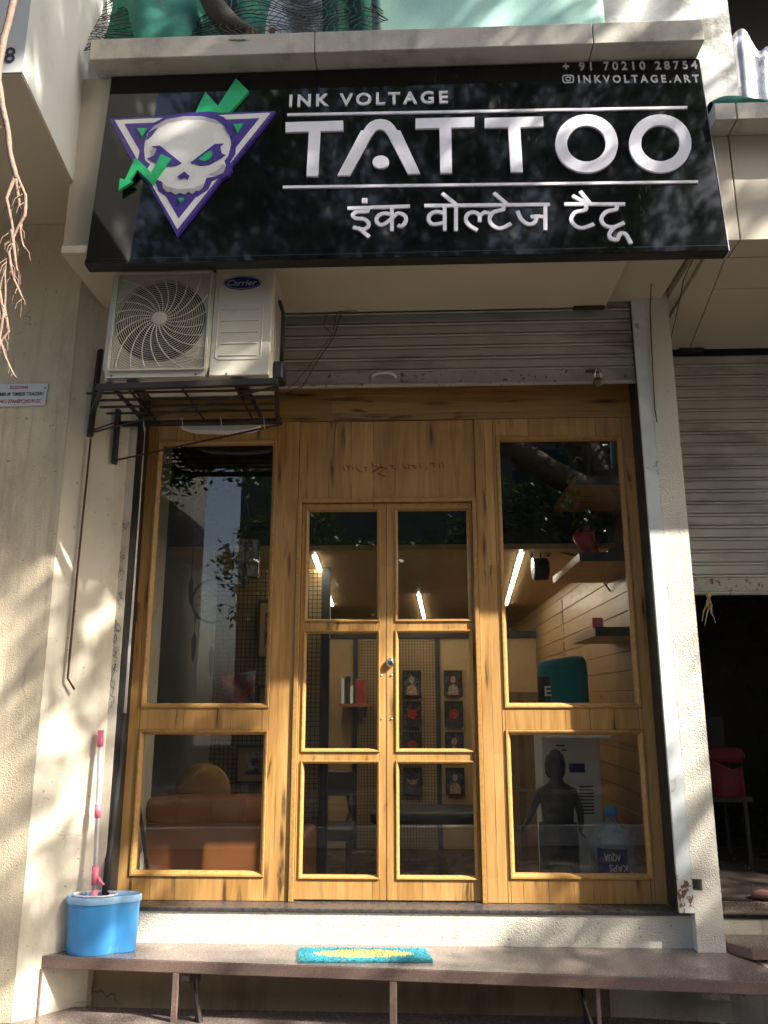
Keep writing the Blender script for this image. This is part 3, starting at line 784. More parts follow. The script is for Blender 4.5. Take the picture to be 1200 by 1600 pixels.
rc = thing('neighbour_canopy', (2.9, -.6, 3.4), 'cream panelled canopy over the shop on the right with a green roll on its ledge', 'canopy')
for i, (a, c_) in enumerate(((1.49, 1.585), (1.591, 2.9), (2.906, 4.6))):
    MB().box(a, c_, -.75, -.60, 3.603, 4.150).build('fascia_panel', M['cladding'], rc, bevel=.002)
    MB().box(a, c_, -.86, -.46, 4.153, 4.240).build('ledge_panel', M['ledge'], rc, bevel=.003)
MB().prism([(1.440, -.597), (1.478, -.597), (1.515, .40), (1.440, .40)], 3.622, 3.66, 'z').build('soffit_panel', M['cladding'], rc)
MB().prism([(1.483, -.597), (1.575, -.597), (1.740, .425), (1.519, .425)], 3.602, 3.64, 'z').build('soffit_panel', M['cladding'], rc)
for y0, y1 in ((-.597, -.303), (-.298, .425)):
    f_ = lambda y: 1.580 + (y + .597) * .1614
    MB().prism([(f_(y0), y0), (4.6, y0), (4.6, y1), (f_(y1), y1)], 3.602, 3.64, 'z').build('soffit_panel', M['cladding'], rc)
MB().box(1.68, 1.82, .395, .424, 3.582, 3.598).build('hinge', M['rack'], rc)
MB().box(1.436, 4.6, -.595, .5, 3.665, 4.150).build('core', M['cladding'], rc)
wl = MB()
wl.tube([(1.30, -.35, 3.61), (1.335, -.186, 3.55), (1.325, -.186, 3.25), (1.318, -.186, 3.0), (1.322, -.190, 2.93)], .0028, 6)
wl.build('cable', M['black'], None, label='thin black cable running down the right pillar', cat='cable')
wl = MB().tube([(1.40, -.80, 3.615), (1.425, -.62, 3.60), (1.428, -.45, 3.58), (1.44, -.30, 3.50), (1.437, -.17, 3.40)], .0025, 6)
wl.build('cable', M['black'], None, label='thin black cable crossing under the soffit corner right of the sign', cat='cable')

# upper storey above the ledge
uw = thing('upper_wall', (.6, -.3, 4.7), 'grey stained white upper wall above the sign', 'wall')
MB().box(-1.60, -.38, -.30, .3, 4.72, 7.2).build('wall_face', M['stained'], uw)
MB().box(-.379, 1.80, -.45, .3, 4.245, 7.2).build('pier', M['stained'], uw)
MB().box(1.801, 4.6, .20, .5, 4.245, 7.2).build('dark_recess', M['ac_dark'], uw)
MB().box(1.801, 4.6, -.45, .19, 6.1, 7.2).build('lintel', M['stained'], uw)

def sheet(fn, nu, nv):
    m = MB()
    vs = [fn(i / nu, j / nv) for j in range(nv + 1) for i in range(nu + 1)]
    fs = [(j * (nu + 1) + i, j * (nu + 1) + i + 1, (j + 1) * (nu + 1) + i + 1, (j + 1) * (nu + 1) + i) for j in range(nv) for i in range(nu)]
    return m.add(vs, fs)
def solid(o, t=.003):
    s_ = o.modifiers.new('solid', 'SOLIDIFY'); s_.thickness = t
    return o
o = sheet(lambda u, v: (-.09 + 1.19 * u + .01 * math.sin(9 * v), -.55 + .012 * math.sin(u * 13) + .02 * math.sin(u * 5 + v * 3), 4.74 + 1.5 * v), 40, 12).build('teal_sheet', M['teal_cloth'], smooth=True, label='pale teal plastic sheet hung on the wall above the ledge', cat='sheet'); solid(o)
o = sheet(lambda u, v: (-1.50 + .85 * u, -.72 + .18 * v + .05 * math.sin(u * 9 + v * 4) + .03 * math.sin(u * 21), 4.75 + .55 * v - .12 * u * (1 - v) + .28 * (1 - u) * v), 40, 16).build('green_shade_cloth', M['green_cloth'], smooth=True, label='dark green shade cloth bunched behind the net at the top left', cat='cloth'); solid(o)
o = sheet(lambda u, v: (-.38 + .26 * u + .015 * math.sin(v * 7), -.62 + .04 * math.sin(u * 12 + v * 3), 4.73 + 1.2 * v), 24, 12).build('green_shade_cloth', M['green_cloth'], smooth=True, label='narrow green shade cloth strip beside the pale teal sheet', cat='cloth'); solid(o)
o = sheet(lambda u, v: (1.02 + .09 * u, -.50 + .03 * math.sin(u * 14), 4.73 + 1.2 * v), 12, 6).build('green_shade_cloth', M['green_cloth'], smooth=True, label='green cloth fold at the right edge of the teal sheet', cat='cloth'); solid(o)
o = sheet(lambda u, v: (1.505 + 1.3 * u, -.74 + .085 * math.cos(2 * math.pi * v) * (.8 + .2 * math.sin(u * 17)), 4.285 + .042 * math.sin(2 * math.pi * v) * (.8 + .25 * math.sin(u * 23)) + .012 * math.sin(u * 9) + .016 * math.sin(u * 31) * math.sin(2 * math.pi * v)), 60, 14).build('cloth_roll', M['green_cloth'], smooth=True, label='rolled green shade cloth lying on the right canopy ledge', cat='cloth')
# silver tarpaulin hanging in the dark opening at top right
def tarp(u, v):
    fold = .035 * (abs(math.sin(u * 16)) ** .6) + .01 * math.sin(u * 41)
    top = 5.10 + .05 * math.sin(u * 21) - .1 * math.exp(-((u - .14) / .04) ** 2)
    return (1.83 + 1.0 * u + .02 * v, -.30 - fold, 4.245 + (top - 4.245) * v)
o = sheet(tarp, 90, 10).build('silver_tarpaulin', M['foil'], smooth=True, label='crumpled shiny silver sheet hanging in the dark opening at top right', cat='tarpaulin'); solid(o)
# bird net in front of the upper wall: knotted cords
net = thing('bird_net', (-.75, -.8, 4.72), 'black knotted bird net stretched over the green cloth above the sign', 'net')
def netp(u, v):
    x = -1.62 + 1.55 * u
    sag = .05 * math.sin(u * 7) + .03 * math.sin(u * 17 + 2)
    return Vector((x + .03 * math.sin(v * 9 + u * 4) + .02 * math.sin(v * 23), -.80 + .32 * v + sag, 4.70 + .75 * v + .04 * math.sin(u * 5) * v + .03 * math.sin(u * 19 + v * 6)))
b = MB()
NU, NV = 44, 22
for i in range(NU + 1):
    pts = [netp(i / NU + .006 * math.sin(j * 1.7 + i), j / NV) for j in range(NV + 1)]
    b.tube(pts, .0022, 3, False)
b.build('upright_cords', M['net'], net)
b = MB()
for j in range(NV + 1):
    pts = [netp(i / NU, j / NV + .008 * math.sin(i * 1.3 + j * 2)) for i in range(NU + 1)]
    b.tube(pts, .0022, 3, False)
b.build('cross_cords', M['net'], net)
b = MB(); random.seed(21)
for k in range(9):       # dead leaves caught in it
    c = netp(random.uniform(.2, .98), random.uniform(.05, .4)); r = random.uniform(.012, .028); a = random.uniform(0, 6)
    ring = [(c.x + r * math.cos(a + w) * (1 if q % 2 else .7), c.y - .006 + .006 * math.sin(w * 2), c.z + r * .9 * math.sin(a + w)) for q, w in enumerate([i * math.pi / 3 for i in range(6)])]
    b.add(ring + [(p[0], p[1] + .003, p[2]) for p in ring], [(0, 1, 2, 3, 4, 5), (11, 10, 9, 8, 7, 6)] + [(i, (i + 1) % 6, 6 + (i + 1) % 6, 6 + i) for i in range(6)])
b.build('caught_leaves', pm('dead_leaf', (.09, .05, .03), .8), net)
MB().tube([(-1.02, -.66, 5.30), (-.92, -.70, 5.05), (-.80, -.74, 4.86), (-.66, -.78, 4.735)], [.05, .055, .06, .05], 10).build('timber', pm('dark_timber', (.035, .028, .022), .9, 0, .3, 20, None, (30, .5, .01)), smooth=True, label='dark weathered timber leaning on the ledge behind the net', cat='timber')

# ------------------------------------------------------------------ sign board
PHI = math.atan(.1 / 1.096)
SGN = thing('sign_board', (-1.397, -.85, 3.49), 'glossy black tattoo shop sign with raised white letters and a skull logo', 'sign', local=True, rx=-PHI)
W, H = 2.886, 1.101
MB().box(0, W, .004, .060, 0, H).build('box', M['black'], SGN, bevel=.003)
MB().box(.004, W - .004, -.0005, .0035, .030, H - .001).build('face_panel', M['black_gloss'], SGN)
b = MB().box(W + .0005, W + .003, -.0005, .056, .0, H)
b.build('side_trim', M['steel'], SGN)
MB().box(0, W, -.003, .0035, .0, .0285).build('bottom_trim', M['black_gloss'], SGN, bevel=.002)
def glyph(name, keys, mat, y0, y1, parent=SGN):
    m = MB()
    for k in keys: m.prism(SG[k], y0, y1)
    return m.build(name, M[mat], parent)
LA, LB = -.011, -.0006
for k in ('T1', 'T2', 'T3'): glyph('letter', [k], 'acrylic', LA, LB)
glyph('letter', ['A', 'Adot'], 'acrylic', LA, LB)
for k in ('O1', 'O2'): MB().ring(SG[k + 'o'], SG[k + 'i'], LA, LB).build('letter', M['acrylic'], SGN)
for k in ('line1', 'line2'): MB().ribbon(SG[k], .014, -.008, LB).build('rule', M['acrylic'], SGN)
def fit_text(key, body, parent, mat, y0, y1, bold, spacing):
    bl, br, tl, tr = SG[key]
    m_ = text_mb(body, bl[0], bl[1], br[0], (tl[1] - bl[1] + tr[1] - br[1]) / 2, y0, y1, bold=bold, spacing=spacing, rise=br[1] - bl[1])
    letters(m_, M[mat], parent)
fit_text('ink_bl', 'INK VOLTAGE', SGN, 'acrylic', -.008, LB, .022, 1.35)
fit_text('phone', '+ 91 70210 28754', SGN, 'acrylic', -.004, LB, .022, 1.5)
fit_text('insta', 'INKVOLTAGE.ART', SGN, 'acrylic', -.004, LB, .022, 1.5)
(ix0, iz0), (ix1, iz1) = SG['icon']
def rrect(cx, cz, w, h, r, n=5):
    out = []
    for sx, sz, a0 in ((1, 1, 0), (-1, 1, 90), (-1, -1, 180), (1, -1, 270)):
        for k in range(n):
            a = R(a0 + 90 * k / (n - 1))
            out.append((cx + sx * (w / 2 - r) + r * math.cos(a), cz + sz * (h / 2 - r) + r * math.sin(a)))
    return out
cx, cz = (ix0 + ix1) / 2, (iz0 + iz1) / 2
m = MB().ring(rrect(cx, cz, .056, .050, .014), rrect(cx, cz, .045, .039, .010), -.004, LB)
circ = lambda r, n=18: [(cx + r * math.cos(2 * math.pi * k / n), cz + r * math.sin(2 * math.pi * k / n)) for k in range(n)]
m.ring(circ(.0135), circ(.0085), -.004, LB)
m.prism([(cx + .014 + .003 * math.cos(k), cz + .012 + .003 * math.sin(k)) for k in (0, 1.57, 3.14, 4.71)], -.004, LB)
m.build('camera_icon', M['acrylic'], SGN)
for s_ in SG['hindi'][:3]:
    pass
groups = [[0, 3, 4, 5, 6, 7], [1] + list(range(8, 19)), [2] + list(range(19, 24))]
for gi, g in enumerate(groups):
    m = MB()
    for q, i in enumerate(g): m.ribbon(SG['hindi'][i], .0175, -.008 - .0002 * q, LB, True)
    if gi == 0: m.prism(SG['hdot'], -.0105, LB)
    m.build('hindi_lettering', M['acrylic'], SGN)
# skull logo: cut vinyl layers on a raised board
logo = MB().prism(SG['purple_outer'], -.018, -.0006).build('logo', M['purple'], SGN, label='raised triangular skull logo with green bolts')
lay = [('triangle_band', ['white_band'], 'skull_white'), ('inner_triangle', ['purple_inner'], 'purple'), ('skull_outline', ['purple_blob'], 'purple'), ('skull', ['skull'], 'skull_white'),
       ('shading', ['grey1'], 'skull_grey'), ('shading', ['grey2'], 'skull_grey'), ('shading', ['grey3'], 'skull_grey'), ('shading', ['grey4'], 'skull_grey'), ('eye', ['eye_l'], 'purple'), ('eye', ['eye_r'], 'purple'), ('nose', ['nose'], 'purple'), ('flare', ['flare_l'], 'purple'), ('flare', ['flare_r'], 'purple'),
       ('iris', ['iris'], 'green'), ('small_triangle', ['tri1'], 'green'), ('small_triangle', ['tri2'], 'green'), ('small_triangle', ['tri3'], 'green')]
for i, (nm, ks, mt) in enumerate(lay):
    y = -.0185 - .0007 * i
    glyph(nm, ks, mt, y, -.0182, logo)
glyph('bolt', ['bolt_top'], 'green', -.0172, -.0006, logo)
glyph('bolt', ['bolt_low'], 'green', -.0320, -.0183, logo)

# ------------------------------------------------------------------ outdoor air conditioner on its rack
AC = thing('air_conditioner', (-1.336, -.715, 2.990), 'cream outdoor air conditioner unit on a black rack under the sign', 'air conditioner', local=True, rx=-R(4.0))
AW, AH, AD = .778, .585, .22
gx0, gx1, gz0, gz1, fx, fz, FR = .035, .480, .040, .545, .252, .300, .205
# casing: shell around a fan well
b = MB()
b.box(0, AW, .03, AD, 0, AH)
cas = b.build('casing', M['ac'], AC, bevel=.018)
b = MB()
hole = [(fx + (FR + .012) * math.cos(2 * math.pi * k / 48), fz + (FR + .012) * math.sin(2 * math.pi * k / 48)) for k in range(48)]
# front plate with a round opening
outer = []
for k in range(48):
    a = 2 * math.pi * k / 48
    dx, dz = math.cos(a), math.sin(a)
    tx = ((.497 - fx) if dx > 0 else (fx - .006)) / max(abs(dx), 1e-6)
    tz = ((AH - .012 - fz) if dz > 0 else (fz - .006)) / max(abs(dz), 1e-6)
    t = min(tx, tz)
    outer.append((fx + dx * t, fz + dz * t))
b.ring(outer, hole, 0.0, .026)
b.build('fan_panel', M['ac'], AC)
MB().box(.4985, AW - .004, -.001, .029, .006, AH - .012).build('side_panel', M['ac'], AC, bevel=.005)
MB().prism([(fx + (FR + .011) * math.cos(2 * math.pi * k / 40), fz + (FR + .011) * math.sin(2 * math.pi * k / 40)) for k in range(40)], .0265, .0295).build('fan_well', M['ac_dark'], AC)
# grille of rings and swirling spokes
b = MB()
for k in range(17):
    r = .040 + k * .0103
    b.tube([(fx + r * math.cos(2 * math.pi * q / 56), -.010 + .004 * (r / FR) ** 2, fz + r * math.sin(2 * math.pi * q / 56)) for q in range(57)], .0017, 4, False)
gr = b.build('grille', M['ac'], AC)
b = MB()
for k in range(16, 40):          # outer rings clipped to the square guard
    r = .040 + k * .0103
    run = []
    for q in range(97):
        a = 2 * math.pi * q / 96
        x, z = fx + r * math.cos(a), fz + r * math.sin(a)
        if gx0 < x < gx1 and gz0 < z < gz1: run.append((x, -.006, z))
        else:
            if len(run) > 1: b.tube(run, .0017, 4, False)
            run = []
    if len(run) > 1: b.tube(run, .0017, 4, False)
b.build('outer_rings', M['ac'], gr)
b = MB()
for k in range(22):
    a0 = 2 * math.pi * k / 22
    run = []
    for q in range(16):
        r = .034 + (.33 - .034) * q / 15
        a = a0 + 1.0 * (r / .33) ** .8
        x, z = fx + r * math.cos(a), fz + r * math.sin(a)
        if gx0 < x < gx1 and gz0 < z < gz1: run.append((x, -.0125, z))
        else: break
    if len(run) > 1: b.tube(run, .0026, 5)
b.build('spokes', M['ac'], gr)
MB().lathe([(.0, -.020), (.030, -.019), (.0345, -.015), (.0345, -.006)], 24, (fx, 0, fz), axis='y').build('hub', M['ac'], gr, smooth=True)
fr_o = rrect((gx0 + gx1) / 2, (gz0 + gz1) / 2, gx1 - gx0 + .010, gz1 - gz0 + .010, .012)
fr_i = rrect((gx0 + gx1) / 2, (gz0 + gz1) / 2, gx1 - gx0 - .006, gz1 - gz0 - .006, .010)
MB().ring(fr_o, fr_i, -.014, -.0005).build('guard_frame', M['ac'], gr)
for k in range(3):
    a0 = k * 2 * math.pi / 3 + .4
    pts = []
    for (r, a) in ((.04, -.3), (.19, -.55), (.20, .1), (.17, .45), (.04, .5)):
        pts.append((fx + r * math.cos(a0 + a), fz + r * math.sin(a0 + a)))
    MB().prism(pts, .012, .016).build('fan_blade', M['fan'], AC)
# embossed side panel, badge, screws
px0, px1, pz0, pz1 = .520, .735, .085, .540
MB().ring(rrect((px0 + px1) / 2, (pz0 + pz1) / 2, px1 - px0, pz1 - pz0, .02), rrect((px0 + px1) / 2, (pz0 + pz1) / 2, px1 - px0 - .012, pz1 - pz0 - .012, .016), -.0035, .0005).build('embossed_border', M['ac'], AC, bevel=.001)
for z in (.105, .165, .225, .285, .345):
    MB().box(.540, .715, -.0040, .0005, z, z + .006).build('rib', M['ac'], AC, bevel=.002)
ell = lambda rx, rz, n=32: [(.628 + rx * math.cos(2 * math.pi * k / n), .487 + rz * math.sin(2 * math.pi * k / n)) for k in range(n)]
bd = MB().prism(ell(.088, .036), -.006, -.0012).build('badge', M['blue_badge'], AC)
MB().ring(ell(.084, .033), ell(.0815, .0305), -.0068, -.0061).build('badge_rim', M['silver'], bd)
text_mb('Carrier', .558, .472, .698, .031, -.0072, -.0061, shear=.28, bold=.012).build('badge_lettering', M['silver'], bd)
for x, z in ((.06, .572), (.46, .572), (.62, .572), (.05, .016), (.44, .016), (.58, .016)):
    MB().lathe([(0, -.004), (.004, -.003), (.005, .0)], 8, (x, .0, z), axis='y').build('screw', M['rack'], AC)
for x in (.12, .60):
    MB().box(x, x + .05, .01, AD - .01, -.012, -.0005).build('foot', M['rack'], AC)
b = MB()
for k in range(6): b.box(AW + .0005, AW + .006, .06 + .022 * k, .070 + .022 * k, .12, .48)
b.build('side_louvres', M['ac'], AC)
MB().box(AW + .0005, AW + .05, .06, .16, .02, .11).build('valve_cover', M['black'], AC, bevel=.01)
MB().tube([(AW + .02, .05, .42), (AW + .038, .06, .36), (AW + .040, .08, .22), (AW + .03, .12, .10)], .009, 8).build('pipe', M['black_foam'], AC, smooth=True)

rk = thing('wall_rack', (-1.0, -.45, 2.73), 'black iron rack holding the outdoor unit, bolted to the splayed wall', 'rack')
def bar(p, q, w, parent=rk, name='bar', m='rack', h=None):
    p, q = Vector(p), Vector(q)
    h = h or w
    d = (q - p).normalized()
    side = d.cross(Vector((0, 0, 1)))
    if side.length < 1e-4: side = Vector((0, 1, 0))
    side.normalize(); upv = side.cross(d)
    vs = []
    for c in (p, q):
        for s1_, s2_ in ((-1, -1), (1, -1), (1, 1), (-1, 1)):
            vs.append(c + side * w / 2 * s1_ + upv * h / 2 * s2_)
    return MB().add(vs, [(0, 1, 2, 3), (7, 6, 5, 4), (0, 4, 5, 1), (1, 5, 6, 2), (2, 6, 7, 3), (3, 7, 4, 0)]).build(name, M[m], parent)
zr = 2.955
bar((-1.355, -.70, zr), (-.515, -.735, zr), .027, name='front_rail')
MB().tube([(-1.44, -.205, zr), (-.58, -.225, zr - .003)], .016, 12).build('back_rail', M['rack'], rk, smooth=True)
bar((-1.520, -.345, zr), (-1.335, -.69, zr), .021, name='side_rail')
bar((-.525, -.72, zr), (-.60, -.24, zr), .021, name='side_rail')
for k, y in enumerate((-.60, -.51, -.42, -.33)):
    MB().tube([(-1.45 - .03 * (y + .4), y, zr + .012), (-.53 - .155 * (y + .72), y - .01, zr + .012)], .0065, 6).build('grid_bar', M['rack'], rk)
for x in (-1.22, -.97, -.72):
    MB().tube([(x, -.70, zr + .004), (x - .01, -.22, zr + .002)], .0065, 6).build('grid_bar', M['rack'], rk)
for x in (-1.30, -.68):
    bar((x, -.70, zr + .022), (x - .01, -.23, zr + .022), .022, name='bearer', h=.008)
bar((-1.513, -.325, 3.315), (-1.524, -.337, 2.845), .034, name='wall_bar', h=.02)
bar((-1.428, -.240, 3.02), (-1.428, -.240, 2.73), .034, name='wall_bar', h=.02)
MB().tube([(-1.52, -.348, 2.86), (-.52, -.72, zr - .015)], .005, 6).build('stay', M['rack'], rk)
MB().tube([(-1.425, -.248, 2.745), (-.58, -.225, zr - .02)], .005, 6).build('stay', M['rack'], rk)
MB().tube([(-1.525, -.352, 2.865), (-1.425, -.255, 2.95)], .004, 6).build('stay', M['rack'], rk)
for x in (-1.30, -1.10, -.90, -.68):
    MB().tube([(x, -.225, zr + .024), (x + .012, -.250, zr - .01), (x + .016, -.245, zr - .05)], .0022, 5).build('cable_tie', M['white_pvc'], rk)
MB().tube([(-1.515, -.345, 2.83), (-1.522, -.348, 2.2), (-1.522, -.352, 1.662), (-1.495, -.330, 1.612)], .0055, 8).build('bent_rod', M['rust'], smooth=True, label='thin rusty rod with a hooked end hanging from the rack on the splayed wall', cat='rod')
b = MB().tube([(-.535, -.45, 3.02), (-.50, -.32, 3.12), (-.45, -.22, 3.25), (-.33, -.20, 3.44), (-.31, -.21, 3.552)], .0022, 5)
b.tube([(-.33, -.20, 3.44), (-.38, -.205, 3.49), (-.36, -.21, 3.55), (-.29, -.23, 3.555), (-.20, -.23, 3.556)], .002, 5)
b.build('red_wire', pm('red_wire', (.28, .02, .02), .5), label='thin red wires running from the outdoor unit up to the soffit', cat='wire')
MB().tube([(-.535, -.47, 3.0), (-.46, -.33, 3.10), (-.40, -.25, 3.27), (-.32, -.215, 3.42), (-.285, -.215, 3.555)], .0024, 5).build('black_wire', M['black'], label='thin black wire beside the red wires next to the outdoor unit', cat='wire')
# indoor casing edge hanging behind the rack
MB().prism([(-1.12, 2.945), (-1.05, 2.922), (-.88, 2.915), (-.74, 2.925), (-.70, 2.945)], -.19, -.13).build('drip_tray', M['white_plastic'], label='white drip tray behind the pipe of the black rack', cat='tray')
dp = thing('drain_pipe', (-1.34, -.1, .7), 'white conduit with a black foam hose ending in the blue bucket', 'pipe')
MB().tube([(-1.352, -.075, 3.02), (-1.348, -.075, 2.2), (-1.343, -.085, 1.48)], .013, 12).build('white_conduit', M['white_pvc'], dp, smooth=True)
MB().tube([(-1.343, -.085, 1.50), (-1.342, -.10, 1.25), (-1.345, -.13, 1.0), (-1.335, -.17, .85), (-1.318, -.225, .70)], .0165, 12).build('black_hose', M['black_foam'], dp, smooth=True)

# ------------------------------------------------------------------ bucket, mop, mat, plate
bk = thing('bucket', (-1.30, -.27, .487), 'blue oval mop bucket with a white spinner on the upper step', 'bucket')
def lobe(z, k=1.0, n=40):
    """footprint of two merged ovals"""
    pts = []
    for i in range(n):
        a = 2 * math.pi * i / n
        dx, dy = math.cos(a), math.sin(a)
        best = 0
        for (cx_, cy_, rx, ry) in ((-1.345, -.272, .118 * k, .072 * k), (-1.250, -.243, .098 * k, .050 * k)):
            ox, oy = -1.31 - cx_, -.262 - cy_
            A = (dx / rx) ** 2 + (dy / ry) ** 2; B = 2 * (ox * dx / rx ** 2 + oy * dy / ry ** 2); C_ = (ox / rx) ** 2 + (oy / ry) ** 2 - 1
            D = B * B - 4 * A * C_
            if D > 0: best = max(best, (-B + math.sqrt(D)) / (2 * A))
        pts.append((-1.31 + dx * best, -.262 + dy * best, z))
    return pts
def loft(rings, cap0=True, cap1=True):
    m = MB(); n = len(rings[0]); vs = [p for r_ in rings for p in r_]; fs = []
    for i in range(len(rings) - 1):
        for k in range(n):
            q = (k + 1) % n
            fs.append((i * n + k, i * n + q, (i + 1) * n + q, (i + 1) * n + k))
    if cap0: fs.append(tuple(range(n - 1, -1, -1)))
    if cap1: fs.append(tuple((len(rings) - 1) * n + k for k in range(n)))
    return m.add(vs, fs)
body = loft([lobe(.488, .90), lobe(.50, .93), lobe(.60, .965), lobe(.700, 1.0), lobe(.700, .97), lobe(.60, .935), lobe(.52, .90)]).build('body', M['blue_plastic'], bk)
smooth_by_angle(body, 50)
o = loft([lobe(.694, 1.005), lobe(.692, 1.06), lobe(.700, 1.075), lobe(.714, 1.07), lobe(.720, 1.03), lobe(.716, .985), lobe(.694, .985)], False, False).build('rim', pm('pale_blue_plastic', (.30, .52, .74), .35, 0, .05, 6), bk)
smooth_by_angle(o, 60)
b = MB()
for k in range(26):
    a = 2 * math.pi * k / 26
    b.tube([(-1.345 + .092 * math.cos(a), -.272 + .052 * math.sin(a), .722), (-1.345 + .082 * math.cos(a), -.272 + .046 * math.sin(a), .64)], .003, 4)
b.tube([(-1.345 + .095 * math.cos(2 * math.pi * k / 30), -.272 + .055 * math.sin(2 * math.pi * k / 30), .722) for k in range(31)], .005, 6, False)
b.lathe([(0, .635), (.085, .635), (.085, .641), (0, .641)], 24, (-1.345, -.272, 0), 1, .58)
b.build('spinner_basket', M['white_plastic'], bk)
mp = thing('mop', (-1.345, -.27, .65), 'pink and steel mop standing in the blue bucket', 'mop')
A0, A1 = Vector((-1.347, -.272, .655)), Vector((-1.392, -.236, 1.425))
def seg(t0, t1, r, nm, mt):
    return MB().tube([A0.lerp(A1, t0), A0.lerp(A1, t1)], r, 12).build(nm, M[mt], mp, smooth=True)
seg(0, .97, .0105, 'pole', 'steel')
seg(.905, 1.0, .0145, 'grip', 'pink'); seg(.50, .575, .0145, 'collar', 'pink'); seg(.135, .235, .0155, 'collar', 'pink'); seg(.0, .105, .0135, 'socket', 'pink')
p = A0.lerp(A1, .15)
MB().tube([(p.x + .01, p.y, p.z + .02), (p.x + .03, p.y - .01, p.z + .002), (p.x + .048, p.y - .015, p.z - .008)], [.009, .007, .004], 8).build('lever', M['pink'], mp, smooth=True)
dm = thing('doormat', (-.14, -.3, .487), 'teal doormat with a yellow oval on the upper step', 'doormat')
mq = [(-.437, -.212), (.119, -.206), (.152, -.365), (-.418, -.392)]
random.seed(2)
def matpt(u, v):
    a = Vector(mq[0]).lerp(Vector(mq[1]), u); c = Vector(mq[3]).lerp(Vector(mq[2]), u)
    return a.lerp(c, v)
def shag(inside):
    m = MB()
    for i in range(75):
        for j in range(22):
            u, v = (i + random.uniform(.1, .9)) / 75, (j + random.uniform(.1, .9)) / 22
            e = ((u - .5) / .37) ** 2 + ((v - .48) / .33) ** 2
            jag = 1 + .12 * math.sin(math.atan2(v - .48, u - .5) * 14)
            if (e < jag) != inside: continue
            q = matpt(u, v); r = .0042; h = random.uniform(.004, .008)
            m.add([(q.x - r, q.y - r, .497), (q.x + r, q.y - r, .497), (q.x, q.y + r, .497), (q.x + random.uniform(-.005, .005), q.y + random.uniform(-.005, .005), .497 + h)], [(0, 1, 3), (1, 2, 3), (2, 0, 3)])
    return m
MB().prism(mq, .488, .4975, 'z').build('backing', M['teal_fibre'], dm, bevel=.002)
shag(False).build('teal_pile', M['teal_fibre'], dm); shag(True).build('yellow_pile', M['yellow_fibre'], dm)

pt = thing('notice_plate', (-1.83, -.411, 2.98), 'small white notice plate with red and black lettering nailed to the left pillar', 'notice')
MB().prism([(-2.05, 2.978), (-1.733, 2.985), (-1.725, 3.098), (-2.05, 3.103)], -.414, -.4065).build('plate', M['white_board'], pt, bevel=.001)
text_mb('GODOWN', -1.917, 3.072, -1.827, .018, -.4152, -.4142, bold=.012).build('lettering', M['ink_red'], pt, kind='stuff')
text_mb('MBUR TIMBER TRADERS', -1.963, 3.036, -1.741, .019, -.4152, -.4142, bold=.012).build('lettering', M['ink_black'], pt, kind='stuff')
text_mb('NO. 27AAEFC2431P1ZC', -1.961, 2.998, -1.751, .019, -.4152, -.4142, bold=.012).build('lettering', M['ink_red'], pt, kind='stuff')
MB().lathe([(0, -.004), (.004, -.003), (.004, .0)], 8, (-1.738, -.4145, 3.075), axis='y').build('nail', M['black'], pt)

# aerial roots of the fig tree hanging in front, top left
ar = thing('aerial_root', (-.86, -2.4, 2.28), 'twisted pinkish aerial root hanging in front of the left pillar', 'aerial root')
def wob(pts, n=5, amp=.004):
    out = []
    for i in range(len(pts) - 1):
        for k in range(n):
            p = Vector(pts[i]).lerp(Vector(pts[i + 1]), k / n)
            out.append(p + Vector(noise.noise_vector(p * 14)) * amp)
    out.append(Vector(pts[-1]))
    return out
Yr = -2.4
main = [(-.93, Yr, 4.6), (-.955, Yr, 3.9), (-.935, Yr, 3.33), (-.950, Yr, 3.21), (-.948, Yr, 3.09), (-.922, Yr, 2.985), (-.888, Yr, 2.855), (-.872, Yr, 2.80)]
pts = wob(main)
MB().tube(pts, [(.0105 - .0045 * i / len(pts)) * (1 + .25 * noise.noise(pts[i] * 45)) for i in range(len(pts))], 9).build('main_root', M['root'], ar, smooth=True)
strands = [[(-.875, Yr, 2.81), (-.885, Yr - .01, 2.74), (-.865, Yr, 2.66), (-.868, Yr, 2.58), (-.880, Yr, 2.50), (-.89, Yr, 2.40)],
           [(-.872, Yr, 2.81), (-.850, Yr + .01, 2.76), (-.842, Yr, 2.70), (-.862, Yr, 2.64), (-.870, Yr, 2.55), (-.862, Yr, 2.46), (-.875, Yr, 2.42)],
           [(-.872, Yr, 2.80), (-.862, Yr + .012, 2.72), (-.845, Yr, 2.655), (-.832, Yr, 2.61)],
           [(-.868, Yr, 2.66), (-.850, Yr, 2.58), (-.842, Yr, 2.55)],
           [(-.868, Yr, 2.60), (-.848, Yr, 2.53), (-.820, Yr, 2.475)],
           [(-.880, Yr, 2.50), (-.862, Yr, 2.44), (-.868, Yr, 2.38), (-.845, Yr, 2.33), (-.816, Yr, 2.28)],
           [(-.865, Yr, 2.46), (-.852, Yr + .01, 2.40), (-.872, Yr, 2.36)]]
for s_ in strands:
    pts = wob(s_)
    MB().tube(pts, [(.0048 - .0027 * i / len(pts)) * (1 + .22 * noise.noise(pts[i] * 60)) for i in range(len(pts))], 7).build('rootlet', M['root'], ar, smooth=True)
random.seed(31)
b = MB()
for s_ in [main] + strands:
    for k in range(9):
        i = random.randrange(len(s_) - 1)
        p0 = Vector(s_[i]).lerp(Vector(s_[i + 1]), random.random()); a = random.uniform(0, 6.28); L = random.uniform(.012, .05)
        b.tube([p0, p0 + Vector((math.cos(a) * L * .4, math.sin(a) * L * .4, -L * .5)), p0 + Vector((math.cos(a) * L * .5, math.sin(a) * L * .5, -L))], [.0014, .001, .0006], 4)
b.build('root_hairs', M['root'], ar, kind='stuff')

